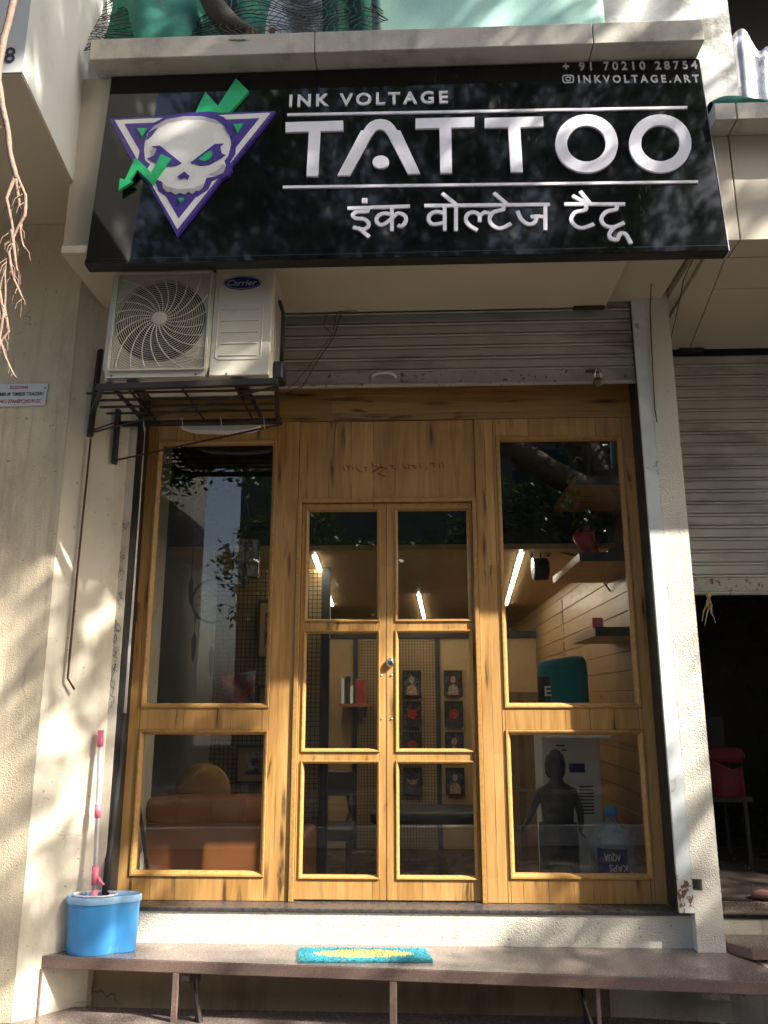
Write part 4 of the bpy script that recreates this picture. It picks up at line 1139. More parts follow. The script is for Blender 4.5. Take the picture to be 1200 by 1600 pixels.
# ------------------------------------------------------------------ inside the shop
M['tan_board'] = pm('tan_laminate', (.40, .27, .13), .4, 0, .12, 4, None, stretch=(1, .15, 1))
M['plank'] = wood('interior_plank', True, .60); M['shelf_wood'] = wood('shelf_wood', True, .95)
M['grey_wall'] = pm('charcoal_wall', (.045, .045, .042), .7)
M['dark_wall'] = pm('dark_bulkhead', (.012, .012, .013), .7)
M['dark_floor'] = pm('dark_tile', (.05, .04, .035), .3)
M['sofa'] = pm('tan_leatherette', (.30, .105, .035), .38, 0, .1, 5, None, (60, .15, .003))
M['cushion'] = pm('mustard_cushion', (.36, .20, .06), .75, 0, .15, 12, None, (90, .3, .003))
M['mesh'] = pm('black_mesh', (.02, .02, .02), .5)
M['teal_fabric'] = pm('teal_fabric', (.012, .17, .17), .8, 0, .12, 9, None, (160, .3, .003))
M['statue'] = pm('dark_resin', (.012, .0115, .0115), .5, 0, .3, 9, None, (60, .4, .004))
M['robe'] = pm('black_robe', (.010, .010, .011), .7, 0, .2, 8)
M['white_cabinet'] = pm('white_cabinet', (.66, .68, .66), .4, 0, .05, 4)
M['jug'] = glass_mat('clear_bottle', (.66, .77, .84), .85, 2.2, (.42, .52, .60))
M['red_face'] = pm('red_glaze', (.28, .03, .035), .35)
M['cardboard'] = pm('cardboard', (.30, .19, .09), .85, 0, .1, 8)
def rst(name, m, mat, label=None):
    return m.build(name, M[mat], kind='structure')
rst('room_floor', MB().box(-1.45, 1.33, .26, 6.3, .10, .15), 'dark_floor')
rst('room_ceiling', MB().box(-1.45, 1.33, .80, 6.3, 2.467, 2.50), 'tan_board')
rst('room_bulkhead', MB().box(-1.45, 1.33, .80, .84, 2.501, 3.6), 'dark_wall')
rst('room_wall_left', MB().box(-1.50, -1.452, .06, 6.3, .10, 3.6), 'grey_wall')
rst('room_wall_back', MB().box(-1.45, 1.33, 6.301, 6.4, .10, 3.6), 'tan_board')
rst('room_lid', MB().box(-1.50, 1.40, .06, .799, 3.605, 3.64), 'dark_wall')
rw = rst('room_wall_right', MB().box(1.335, 1.38, .06, 6.3, .10, 3.6), 'tan_board')
z = .16
k = 0
pl_mesh = None
while z < 2.85:
    if pl_mesh is None:
        o = MB().box(1.318, 1.334, .07, 6.29, z, z + .108).build('plank', M['plank'], rw, bevel=.002); pl_mesh = o; z_first = z
    else:
        c = pl_mesh.copy(); col.objects.link(c); c.parent = rw; c.location = (random.uniform(-.003, .002), 0, z - z_first)
    z += .112; k += 1
led = lamp_mat('led_strip', (1.0, .86, .66), 15.0)
for (p0, p1), lab in ((((-.55, .95), (-.72, 3.7)), 'lit strip light on the shop ceiling seen through the left door leaf'), (((.12, 2.9), (.21, 5.6)), 'lit strip light on the shop ceiling seen through the right door leaf'), (((.76, .90), (.97, 3.7)), 'lit strip light on the shop ceiling seen through the right window')):
    t = thing('ceiling_light', (p0[0], p0[1], 2.45), lab, 'strip light', 'ceiling strip lights')
    d = Vector((p1[0] - p0[0], p1[1] - p0[1])).normalized(); nrm = Vector((-d.y, d.x))
    q = [Vector(p0) + nrm * .009, Vector(p0) - nrm * .009, Vector(p1) - nrm * .009, Vector(p1) + nrm * .009]
    MB().prism([tuple(v) for v in q], 2.455, 2.462, 'z').build('tube', led, t)
    q = [Vector(p0) + nrm * .02, Vector(p0) - nrm * .02, Vector(p1) - nrm * .02, Vector(p1) + nrm * .02]
    MB().prism([tuple(v) for v in q], 2.4622, 2.4668, 'z').build('channel', M['white_plastic'], t)

# partition at the back: black frame, tan boards, prints
pa = thing('partition', (0, 4.2, .15), 'tan board partition with black posts at the back of the shop', 'partition')
for a, c in ((-1.44, -.55), (-.50, .285), (.335, 1.31)):
    MB().box(a, c, 4.215, 4.235, .16, 2.18).build('board', M['tan_board'], pa)
for x in (-.525, .31):
    MB().box(x - .022, x + .022, 4.19, 4.24, .155, 2.18).build('post', M['mesh'], pa)
MB().box(-1.44, 1.31, 4.18, 4.24, 2.182, 2.25).build('top_beam', M['mesh'], pa)
def grid_panel(name, x0, x1, y, z0, z1, p, r, label, axis='y'):
    """fine wire mesh in one plane"""
    b = MB()
    n = int((x1 - x0) / p)
    for i in range(n + 1):
        x = x0 + i * p
        b.tube([(x, y, z0), (x, y, z1)] if axis == 'y' else [(y, x, z0), (y, x, z1)], r, 3, False)
    n = int((z1 - z0) / p)
    for i in range(n + 1):
        zz = z0 + i * p
        b.tube([(x0, y + r, zz), (x1, y + r, zz)] if axis == 'y' else [(y + r, x0, zz), (y + r, x1, zz)], r, 3, False)
    t = thing(name, ((x0 + x1) / 2, y, z0) if axis == 'y' else (y, (x0 + x1) / 2, z0), label, 'mesh panel')
    b.build('wires', M['mesh'], t)
    return t
grid_panel('wire_mesh', -.49, .30, 4.19, .20, 2.15, .030, .0022, 'black wire mesh on the back partition behind the left prints')
SK_ = (.20, .12, .08); DK = (.018, .018, .02); RD = (.20, .025, .02); BLU = (.06, .08, .10)
def framed(loc, w, h, cols, label, axis='y', group=None, border=.014, mount=False, motif=None):
    if 'skin_print' not in M:
        M['skin_print'] = pm('skin_print', (.30, .20, .14), .5, 0, .45, 40); M['red_print'] = pm('red_print', (.24, .02, .015), .5, 0, .5, 50)
    x, y, z = loc
    t = thing('framed_picture', loc, label, 'picture', group)
    def B(a0, a1, z0, z1, d0, d1):
        return MB().box(x + a0, x + a1, y + d0, y + d1, z + z0, z + z1) if axis == 'y' else MB().box(x - d1, x - d0, y + a0, y + a1, z + z0, z + z1)
    b = B(0, w, 0, border, -.02, 0)
    for a in ((0, w, h - border, h), (0, border, border, h - border), (w - border, w, border, h - border)):
        o = B(*a, -.02, 0); b.add(o.v, o.f)
    b.build('frame', M['mesh'], t)
    if mount:
        B(border, w - border, border, h - border, -.008, -.001).build('mount', M['cardboard'], t)
        B(w * .22, w * .78, h * .22, h * .78, -.0095, -.0082).build('print', print_mat('print', cols, 10), t)
    else:
        B(border, w - border, border, h - border, -.008, -.001).build('print', print_mat('print', cols, 11 + random.random() * 4), t)
    if motif:
        cx_, cz_ = x + w / 2, z + h / 2
        ell_ = lambda ex, ez, rx, rz, a=0: [(ex + rx * math.cos(2 * math.pi * i / 16), ez + rz * math.sin(2 * math.pi * i / 16)) for i in range(16)]
        mm = MB(); yy = (y - .0095, y - .0082)
        if motif == 'portrait':
            mm.prism(ell_(cx_, cz_ + .035, .026, .036), *yy); mm.prism([(cx_ - .055, z + border), (cx_ - .045, cz_ - .035), (cx_ - .012, cz_ - .012), (cx_ + .012, cz_ - .012), (cx_ + .045, cz_ - .035), (cx_ + .055, z + border)], *yy)
            mt_ = 'skin_print'
        elif motif == 'rose':
            for i in range(5): mm.prism(ell_(cx_ + .026 * math.cos(i * 1.256), cz_ + .026 * math.sin(i * 1.256), .026, .024), yy[0] - .0003 * i, yy[1])
            mt_ = 'red_print'
        else:
            mm.prism([(cx_ - .062, cz_ + .035), (cx_ - .03, cz_ + .01), (cx_, cz_ + .018), (cx_ + .03, cz_ + .01), (cx_ + .062, cz_ + .035), (cx_ + .035, cz_ - .02), (cx_, cz_ - .035), (cx_ - .035, cz_ - .02)], *yy)
            mt_ = 'skin_print'
        mm.build('motif', M[mt_], t)
    return t
rows = [(1.60, 'top'), (1.30, 'second'), (1.00, 'third'), (.66, 'bottom')]
random.seed(4)
for ci, x in enumerate((-.045, .37)):
    for ri, (zz, nm) in enumerate(rows):
        cols = [(DK, BLU, DK), (DK, (.05, .02, .02), BLU), (DK, (.04, .03, .03), DK), (BLU, DK, (.07, .05, .04))][(ri + ci) % 4]
        framed((x, 4.185, zz), .185, .255, cols, 'dark framed tattoo print on the back partition, %s of the %s column' % (nm, 'left' if ci == 0 else 'right'), group='prints on the back partition', motif=(('portrait', 'rose', 'rose', 'horns'), ('portrait', 'rose', 'portrait', 'portrait'))[ci][ri])
framed((-1.035, .775, 2.295), .165, .245, ((.50, .47, .41), (.10, .09, .085), (.32, .30, .26)), 'pale portrait drawing hanging high in the left window beside the large dreamcatcher', border=.006)
ms = thing('mesh_screen', (-.9, 1.46, .15), 'tan screen with black wire mesh and a black end post behind the left window', 'screen')
MB().box(-1.30, -.556, 1.475, 1.49, .16, 2.46).build('board', M['tan_board'], ms)
for k in range(25):
    MB().box(-1.295 + .0305 * k, -1.291 + .0305 * k, 1.462, 1.466, .17, 2.45).build('wire', M['mesh'], ms)
b_ = MB().box(-1.30, -.556, 1.4665, 1.4705, .17, .174).build('wire', M['mesh'], ms)
for k in range(1, 75):
    c_ = b_.copy(); col.objects.link(c_); c_.parent = ms; c_.location = (0, 0, .0305 * k)
MB().box(-.555, -.50, 1.44, 1.50, .151, 2.465).build('end_post', M['mesh'], ms)
framed((-.995, 1.445, 1.84), .22, .40, (DK, BLU, SK_), 'tall black framed picture on the mesh screen at the edge of the left window', mount=True)
framed((-1.11, 1.445, 1.03), .30, .24, ((.30, .30, .25), DK, SK_), 'framed picture low on the mesh screen above the sofa', mount=True)
framed((-.98, 1.445, 1.44), .20, .22, (DK, (.3, .3, .28), BLU), 'small framed picture on the mesh screen under the tall one', mount=True)
o = sheet(lambda u, v: (-1.24 + .24 * u, 1.43 + .015 * math.sin(u * 9 + v * 5), 1.50 + .22 * v + .04 * u), 16, 8).build('fabric_banner', print_mat('mottled_fabric', ((.25, .22, .25), (.40, .07, .05), (.12, .14, .2)), 12), smooth=True, label='mottled red and grey fabric pinned to the mesh screen', cat='banner'); solid(o)
# shelf with books behind the left leaf
sh = thing('wall_shelf', (-.4, 3.9, 1.5), 'small brown shelf with red books behind the left door leaf', 'shelf')
MB().box(-.66, -.36, 3.86, 4.18, 1.50, 1.53).build('board', M['sofa'], sh)
MB().box(-.42, -.40, 3.95, 4.18, 1.40, 1.499).build('bracket', M['mesh'], sh)
for i, (x, w, h, c) in enumerate(((-.64, .03, .24, 'white_cabinet'), (-.60, .035, .26, 'mesh'), (-.555, .03, .17, 'white_cabinet'), (-.50, .09, .23, 'red_face'))):
    MB().box(x, x + w, 3.90, 4.08, 1.5305, 1.53 + h).build('book', M[c], label=('white book at the left end of the small shelf', 'tall black book on the small shelf', 'short white book on the small shelf', 'thick red book on the small shelf')[i], cat='book', group='books on the small shelf', bevel=.002)
# sofa with its back to the window
sf = thing('sofa', (-.95, .8, .15), 'tan leatherette sofa with its back against the left window', 'sofa')
def cushion_box(name, x0, x1, y0, y1, z0, z1, mat, par, bev=.05):
    o = MB().box(x0, x1, y0, y1, z0, z1).build(name, M[mat], par)
    m_ = o.modifiers.new('bevel', 'BEVEL'); m_.width = bev; m_.segments = 4
    for p_ in o.data.polygons: p_.use_smooth = True
    return o
cushion_box('back', -1.40, -.66, .50, .72, .22, .93, 'sofa', sf, .02)
cushion_box('top_roll', -1.41, -.65, .47, .74, .905, 1.045, 'sofa', sf, .06)
cushion_box('seat', -1.40, -.66, .72, 1.35, .22, .58, 'sofa', sf)
cushion_box('armrest', -.66, -.55, .50, 1.35, .20, .80, 'sofa', sf, .04)
for x, y in ((-1.36, .54), (-.70, .54), (-1.36, 1.3), (-.70, 1.3)):
    MB().box(x, x + .05, y, y + .05, .15, .2195).build('leg', M['mesh'], sf)
for x in (-1.22, -1.03, -.84):
    MB().tube([(x, .468, .925), (x, .462, .975), (x, .47, 1.03), (x, .52, 1.048)], .004, 5).build('seam', M['sofa'], sf)
MB().lathe([(0, -.06), (.10, -.055), (.155, -.03), (.165, 0), (.155, .03), (.10, .055), (0, .06)], 28, (-1.16, .80, 1.04), axis='y').build('cushion', M['cushion'], smooth=True, label='round mustard cushion showing above the sofa back', cat='cushion')
MB().tube([(-1.345, .20, 1.1), (-1.27, .25, .66)], .010, 8).build('broom_stick', M['mesh'], label='dark stick leaning inside the lower left window', cat='stick')
# dreamcatchers
def dreamcatcher(c, r, label, drops):
    c = Vector(c)
    t = thing('dreamcatcher', c, label, 'dreamcatcher', 'dreamcatchers in the left window')
    ringp = [c + Vector((r * math.cos(2 * math.pi * k / 36), 0, r * math.sin(2 * math.pi * k / 36))) for k in range(37)]
    MB().tube(ringp, .008, 6, False).build('hoop', M['mesh'], t)
    b = MB(); n = 12; rr = r; prev = None
    for lv in range(6):
        pts = []
        for k in range(n + 1):
            a = 2 * math.pi * (k + .5 * lv) / n
            pts.append(c + Vector((rr * math.cos(a), 0, rr * math.sin(a))))
        if prev:
            for k in range(n):
                b.tube([prev[k], pts[k], prev[k + 1]], .0014, 3, False)
        prev = pts; rr *= .72
    b.build('web', M['mesh'], t)
    MB().tube([c + Vector((0, 0, r)), (c.x, c.y, 3.0)], .002, 4).build('cord', M['mesh'], t)
    for dx, L in drops:
        z_ = c.z - math.sqrt(max(0, r * r - dx * dx))
        MB().tube([(c.x + dx, c.y, z_), (c.x + dx, c.y, z_ - L)], .0025, 4).build('thong', M['mesh'], t)
        MB().add([(c.x + dx, c.y, z_ - L), (c.x + dx + .016, c.y - .004, z_ - L - .05), (c.x + dx + .012, c.y - .004, z_ - L - .13), (c.x + dx, c.y, z_ - L - .18), (c.x + dx - .012, c.y + .004, z_ - L - .13), (c.x + dx - .016, c.y + .004, z_ - L - .05)],
                 [(0, 1, 2, 3), (0, 3, 4, 5)]).build('feather', pm('grey_feather', (.05, .05, .048), .8) if 'grey_feather' not in bpy.data.materials else bpy.data.materials['grey_feather'], t)
dreamcatcher((-1.02, .36, 2.60), .165, 'large dark dreamcatcher hanging high in the left window', ((-.15, .28), (.0, .05), (.15, .20)))
dreamcatcher((-1.03, .33, 2.10), .120, 'smaller dark dreamcatcher hanging below the large one in the left window', ((-.10, .10), (.0, .12), (.10, .14)))

# right side: shelves, head, lantern, plant
shelf_lab = ('top wooden shelf on the right wall inside the right window', 'middle wooden shelf carrying the carved head', 'lowest wooden shelf on the right wall')
for (z_, y0, y1, x0), lab in zip(((2.70, .14, .86, .965), (2.28, .14, .98, .965), (1.90, .30, 1.0, 1.06)), shelf_lab):
    t = thing('wall_shelf', (1.15, y0, z_), lab, 'shelf', 'shelves on the right wall')
    MB().box(x0, 1.317, y0 + .012, y1, z_, z_ + .035).build('board', M['shelf_wood'], t, bevel=.002)
    MB().box(x0, 1.317, y0, y0 + .0115, z_ - .004, z_ + .045).build('front_strip', M['mesh'], t)
    MB().box(x0 - .004, x0 - .0005, y0, y1, z_ - .002, z_ + .04).build('edge_strip', M['bead'], t)
hd = thing('carved_head', (1.05, .30, 2.325), 'carved ornament head with a red face and dark curled hair on the middle shelf', 'ornament')
c = Vector((1.04, .24, 2.44))
head = MB()
rings = []
for zz, rx, ry, fw in ((-.125, .046, .046, .012), (-.10, .040, .042, .012), (-.085, .046, .046, .0), (-.06, .054, .056, -.004), (-.03, .058, .064, -.004), (.0, .060, .072, -.004), (.03, .060, .072, 0), (.055, .052, .060, .004)):
    ring = []
    for k in range(28):
        a = 2 * math.pi * k / 28
        x, y = rx * math.cos(a), ry * math.sin(a)
        # face looks to -X
        if math.cos(a) < -.93 and -.04 < zz < .01: x -= .022
        if abs(math.cos(a) + .8) < .12 and -.005 < zz < .035: x += .008
        if math.cos(a) < -.9 and -.075 < zz < -.05: x -= .006
        ring.append((c.x + x + fw, c.y + y, c.z + zz))
    rings.append(ring)
loft(rings).build('face', M['red_face'], hd, smooth=True)
b = MB(); random.seed(8)
b.lathe([(.062, .0), (.066, .02), (.064, .045), (.055, .07), (.036, .09), (.022, .10), (.024, .115), (.018, .135), (.006, .15), (0, .152)], 24, (c.x + .008, c.y, c.z), 1, 1.12)
for lv in range(7):
    zz = .008 + lv * .0145; rr = (.066, .067, .065, .060, .052, .040, .026)[lv]
    n = max(5, int(26 * rr / .066))
    for k in range(n):
        a = 2 * math.pi * (k + .5 * (lv % 2)) / n
        b.lathe([(0, -.007), (.006, -.003), (.007, .001), (.004, .006), (0, .007)], 6, (c.x + .008 + rr * math.cos(a), c.y + rr * 1.12 * math.sin(a), c.z + zz))
for zz, rr in ((-.008, .065), (-.024, .063), (-.04, .060)):
    for k in range(11):
        a = -1.45 + 2.9 * k / 10
        b.lathe([(0, -.008), (.007, -.004), (.008, .001), (.005, .006), (0, .008)], 6, (c.x + .006 + rr * math.cos(a), c.y + rr * 1.15 * math.sin(a), c.z + zz))
b.build('curled_hair', M['statue'], hd, smooth=True)
for s_ in (-1, 1):
    MB().lathe([(0, -.035), (.009, -.02), (.011, 0), (.008, .025), (0, .035)], 8, (c.x + .012, c.y + s_ * .074, c.z - .02), 1, .5).build('ear', M['red_face'], hd, smooth=True)
ln = thing('wall_lantern', (.95, .95, 2.2), 'black round lantern on a scrolled iron bracket beside the middle shelf', 'lantern')
MB().lathe([(0, -.045), (.062, -.045), (.07, -.035), (.07, .035), (.062, .045), (0, .045)], 24, (.88, .92, 2.36), axis='x').build('drum', M['mesh'], ln, smooth=True)
MB().lathe([(.066, -.047), (.072, -.047), (.072, -.052), (.066, -.052)], 24, (.88, .92, 2.36), axis='x').build('dial_rim', M['silver'], ln)
arm = [(1.31, .95, 2.22), (1.22, .95, 2.36), (1.10, .94, 2.45), (.98, .93, 2.478), (.80, .92, 2.48)]
MB().tube(arm, .006, 6).build('bracket_arm', M['mesh'], ln)
for cx_, cz_, rr in ((1.12, 2.40, .035), (.83, 2.46, .02), (.93, 2.455, .02)):
    MB().tube([(cx_ + rr * (1 - k / 26) * math.cos(k * .4), .93, cz_ + rr * (1 - k / 26) * math.sin(k * .4)) for k in range(24)], .004, 5, False).build('scroll', M['mesh'], ln)
MB().tube([(.88, .92, 2.43), (.88, .92, 2.51)], .006, 6).build('hanger', M['mesh'], ln)
b = MB()
for k in range(26):
    zc = 2.18 - .016 * k
    b.tube([(1.0 + .005 * math.cos(w), .93 + (.005 * math.sin(w) if k % 2 else 0), zc + .008 * math.sin(w)) for w in [i * math.pi / 3 for i in range(7)]], .0015, 3, False)
b.build('hanging_chain', M['silver'], label='thin chain hanging under the lantern bracket', cat='chain')
pn = thing('potted_plant', (.985, .30, 2.70), 'small trailing green plant at the edge of the top shelf', 'plant')
MB().lathe([(.022, 0), (.03, .05), (.032, .055), (.026, .055)], 14, (1.0, .28, 2.736)).build('pot', M['statue'], pn, smooth=True)
b = MB(); random.seed(14)
for k in range(30):
    p = Vector((.985 + random.uniform(-.04, .02), .28 + random.uniform(-.05, .05), 2.79 - random.uniform(0, .17)))
    r = random.uniform(.010, .018); a = random.uniform(0, 6)
    d = Vector((math.cos(a), random.uniform(-.4, .4), math.sin(a))) * r; e = Vector((-d.z, .005, d.x)) * .6
    b.add([p - d, p + e, p + d, p - e], [(0, 1, 2, 3)])
b.build('leaves', pm('houseplant_leaf', (.05, .20, .03), .5), pn)
bt = thing('bottle_ornament', (1.06, .22, 2.736), 'dark bottle figure standing on the top shelf', 'ornament')
MB().lathe([(.03, 0), (.032, .03), (.02, .06), (.024, .10), (.036, .13), (.03, .17), (.014, .20), (.018, .22), (.012, .25), (0, .26)], 16, (1.07, .26, 2.736)).build('body', M['statue'], bt, smooth=True)
MB().tube([(1.05, .255, 2.87), (1.00, .25, 2.885), (.985, .25, 2.86)], .006, 6).build('arm', M['silver'], bt, smooth=True)
cc = thing('model_car', (1.22, .28, 2.325), 'small dark toy car on the middle shelf beside the carved head', 'ornament')
MB().prism([(1.14, 2.335), (1.14, 2.36), (1.17, 2.37), (1.19, 2.40), (1.25, 2.40), (1.275, 2.372), (1.30, 2.365), (1.30, 2.335)], .24, .32).build('body', M['statue'], cc, bevel=.006)
for x in (1.17, 1.27):
    MB().lathe([(0, -.006), (.015, -.006), (.015, .006), (0, .006)], 12, (x, .245, 2.336), axis='y').build('wheel', M['mesh'], cc)
MB().box(1.10, 1.16, .55, .61, 1.936, 2.02).build('small_box', M['pink'], label='small pink box on the lowest right shelf', cat='box', bevel=.003)
# platform, cabinet, teal bag, statue, bottle
rst('display_platform', MB().box(.46, 1.317, .26, 1.25, .15, .50), 'dark_floor')
cb = thing('water_dispenser', (.95, .95, .50), 'white floor cabinet with vents and a blue label inside the right window', 'cabinet')
MB().box(.815, 1.150, .80, 1.10, .501, 1.50).build('body', M['white_cabinet'], cb, bevel=.008)
MB().box(.97, 1.06, .7965, .7995, 1.155, 1.205).build('blue_label', M['blue_badge'], cb)
for k in range(9):
    MB().box(1.02, 1.10, .7955, .7995, .93 + .018 * k, .937 + .018 * k).build('vent', M['mesh'], cb)
for k, (x0, x1) in enumerate(((.90, .95), (.93, .96))):
    MB().box(x0, x1, .797, .7995, 1.30 - .025 * k, 1.308 - .025 * k).build('print', M['ink_black'], cb)
tb = thing('teal_bag', (.91, .62, 1.50), 'teal fabric drum bag with a black strip and a white letter in the right window', 'bag')
rings = []
for zz, k in ((1.42, .9), (1.44, .98), (1.55, 1.0), (1.70, 1.0), (1.765, .97), (1.79, .86), (1.797, .5)):
    rings.append([(.925 + .142 * k * math.cos(2 * math.pi * i / 32), .62 + .12 * k * math.sin(2 * math.pi * i / 32), zz + .012 * math.cos(2 * math.pi * i / 32) * (1 if zz > 1.6 else 0)) for i in range(32)])
loft(rings).build('body', M['teal_fabric'], tb, smooth=True)
def arcstrip(a0, a1, z0, z1, r=1.008, n=8):
    m = MB()
    for i in range(n):
        aa, bb = R(a0 + (a1 - a0) * i / n), R(a0 + (a1 - a0) * (i + 1) / n)
        P = lambda a, z_, k: (.925 + .142 * r * k * math.cos(a), .62 + .12 * r * k * math.sin(a), z_)
        m.add([P(aa, z0, 1), P(bb, z0, 1), P(bb, z1, 1), P(aa, z1, 1)], [(0, 1, 2, 3)])
    return m
arcstrip(180, 232, 1.50, 1.69).build('black_strip', M['black'], tb)
text_mb('E', .806, 1.585, .842, .055, .517, .519, bold=.02).build('letter', M['white_cabinet'], tb)
arcstrip(182, 236, 1.512, 1.545, 1.012).build('white_strip', M['white_cabinet'], tb)
MB().box(.815, 1.15, .50, .799, 1.36, 1.419).build('dispenser_tray', M['white_cabinet'], cb)
# hooded statue
st = thing('hooded_statue', (.84, .50, .50), 'dark hooded statue with open arms in front of the white cabinet', 'statue')
sx, sy = .842, .50
me = bpy.data.meshes.new('figure')
J = [(sx, sy, .80), (sx, sy, .95), (sx, sy - .005, 1.075), (sx, sy - .008, 1.135), (sx, sy - .012, 1.175), (sx, sy - .02, 1.225), (sx, sy - .015, 1.262),
     (sx - .088, sy, 1.080), (sx - .130, sy - .01, .995), (sx - .168, sy - .05, .935), (sx - .195, sy - .075, .910),
     (sx + .090, sy, 1.080), (sx + .118, sy - .012, .985), (sx + .112, sy - .055, .915), (sx + .098, sy - .085, .892)]
E_ = [(0, 1), (1, 2), (2, 3), (3, 4), (4, 5), (5, 6), (2, 7), (7, 8), (8, 9), (9, 10), (2, 11), (11, 12), (12, 13), (13, 14)]
Rr_ = [.090, .088, .086, .030, .036, .048, .036, .034, .025, .018, .014, .034, .026, .019, .014]
me.from_pydata([(p[0] - OFF[st][0], p[1] - OFF[st][1], p[2] - OFF[st][2]) for p in J], E_, [])
o = bpy.data.objects.new('figure', me); col.objects.link(o); o.parent = st; OFF[o] = OFF[st]
o.modifiers.new('skin', 'SKIN')
for v_, r_ in zip(me.skin_vertices[0].data, Rr_): v_.radius = (r_, r_ * .8)
me.skin_vertices[0].data[0].use_root = True
s_ = o.modifiers.new('sub', 'SUBSURF'); s_.levels = 2; s_.render_levels = 2
me.materials.append(M['statue'])
rings = []
for zz, rx, ry in ((.501, .112, .08), (.60, .108, .078), (.75, .100, .074), (.85, .102, .074), (.925, .098, .070)):
    rings.append([(sx + rx * math.cos(2 * math.pi * i / 40) * (1 + .05 * math.sin(i * 2.2)), sy + ry * math.sin(2 * math.pi * i / 40) * (1 + .07 * math.sin(i * 1.6 + zz * 6)), zz) for i in range(40)])
loft(rings).build('robe_skirt', M['robe'], st, smooth=True)
rings = []
for zz, rx, ry, yo in ((1.150, .040, .036, .012), (1.172, .053, .048, .012), (1.22, .056, .055, .008), (1.265, .047, .048, .004), (1.292, .028, .030, .002), (1.302, .006, .006, 0)):
    rings.append([(sx + rx * math.cos(2 * math.pi * i / 30), sy + yo + ry * math.sin(2 * math.pi * i / 30) * (.55 if math.sin(2 * math.pi * i / 30) < -.6 and zz < 1.26 else 1), zz) for i in range(30)])
loft(rings).build('hood', M['statue'], st, smooth=True)
for s_ in (-1, 1):
    hx, hy, hz = (J[10] if s_ < 0 else J[14])
    for k in range(5):
        a = -.5 + .25 * k
        MB().tube([(hx, hy, hz), (hx + s_ * .012 * (1 if s_ < 0 else .2) + .012 * math.sin(a), hy - .018 + (0.006 if k == 0 else 0), hz - .006 + .010 * math.cos(a * 2) - .004 * k), (hx + s_ * .02 + .018 * math.sin(a), hy - .030, hz - .014 - .004 * k)], [.006, .005, .003], 5).build('finger', M['statue'], st, smooth=True)
jg = thing('water_bottle', (1.15, .62, .50), 'large clear water bottle with a blue cap and a blue upside-down label', 'bottle')
jx, jy = 1.150, .60
o = MB().lathe([(.118, .502), (.124, .52), (.124, .60), (.120, .61), (.124, .62), (.124, .70), (.120, .71), (.124, .72), (.124, .80), (.118, .83), (.090, .875), (.045, .905), (.030, .925), (.028, .945)], 36, (jx, jy, 0)).build('bottle_body', M['jug'], jg, smooth=True)
MB().lathe([(.031, .946), (.033, .95), (.033, .985), (.028, .995), (0, .997)], 24, (jx, jy, 0)).build('cap', M['blue_plastic'], jg, smooth=True)
m = MB()
for i in range(12):
    aa, bb = R(215 + 75 * i / 12), R(215 + 75 * (i + 1) / 12)
    P = lambda a, z_: (jx + .1262 * math.cos(a), jy + .1262 * math.sin(a), z_)
    m.add([P(aa, .66), P(bb, .66), P(bb, .795), P(aa, .795)], [(0, 1, 2, 3)])
m.build('label_band', M['blue_badge'], jg)
for body_, z_ in (('KAPS', .685), ('AQUA', .735)):
    tm = text_mb(body_, jx - .055 if body_ == 'KAPS' else jx - .075, z_, jx + .04 if body_ == 'KAPS' else jx + .005, .034, 0, .0005, bold=.02, flip=True)
    tm.v = [(p[0], jy - math.sqrt(max(.0001, .1275 ** 2 - (p[0] - jx) ** 2)) - p[1], p[2]) for p in tm.v]
    tm.build('label_lettering', M['white_cabinet'], jg)
# boxes, chair, bench
for i, (x0, x1, y0, y1, z0, z1) in enumerate(((.60, .90, 1.5, 1.9, .60, 1.02), (.62, .88, 1.55, 1.85, 1.021, 1.50), (.70, 1.0, 2.3, 2.7, 1.2, 1.55))):
    pass
bx_l = ('cardboard box at the bottom of the stack behind the right window', 'cardboard box on top of the stack behind the right window')
for (x0, x1, z0, z1), lab in zip(((.62, .96, .151, .98), (.66, .93, .981, 1.62)), bx_l):
    t = thing('cardboard_box', (x0, 1.6, z0), lab, 'box', 'cardboard boxes')
    MB().box(x0, x1, 1.55, 1.95, z0, z1).build('carton', M['cardboard'], t, bevel=.004)
    MB().box((x0 + x1) / 2 - .02, (x0 + x1) / 2 + .02, 1.548, 1.5498, z0 + .01, z1 - .01).build('tape', pm('brown_tape', (.22, .12, .05), .3) if 'brown_tape' not in bpy.data.materials else bpy.data.materials['brown_tape'], t)
ch = thing('salon_chair', (-.55, 2.6, .15), 'black padded chair standing behind the left door leaf', 'chair')
cushion_box('seat', -.80, -.40, 2.35, 2.75, .52, .62, 'mesh', ch, .03)
cushion_box('backrest', -.66, -.44, 2.78, 2.84, .80, 1.0, 'mesh', ch, .025)
MB().tube([(-.48, 2.80, .82), (-.45, 2.80, .68), (-.50, 2.74, .56)], .016, 8).build('back_stem', M['mesh'], ch)
for x, y in ((-.76, 2.39), (-.44, 2.39), (-.76, 2.71), (-.44, 2.71)):
    MB().tube([(x, y, .15), (x, y, .53)], .014, 8).build('leg', M['chrome'], ch)
bn = thing('massage_bench', (.35, 3.2, .15), 'long black padded bench in front of the back partition', 'bench')
cushion_box('pad', -.30, 1.15, 2.95, 3.50, .56, .66, 'mesh', bn, .03)
for x in (-.22, 1.06):
    MB().box(x, x + .04, 3.0, 3.04, .15, .559).build('leg', M['mesh'], bn); MB().box(x, x + .04, 3.4, 3.44, .15, .559).build('leg', M['mesh'], bn)

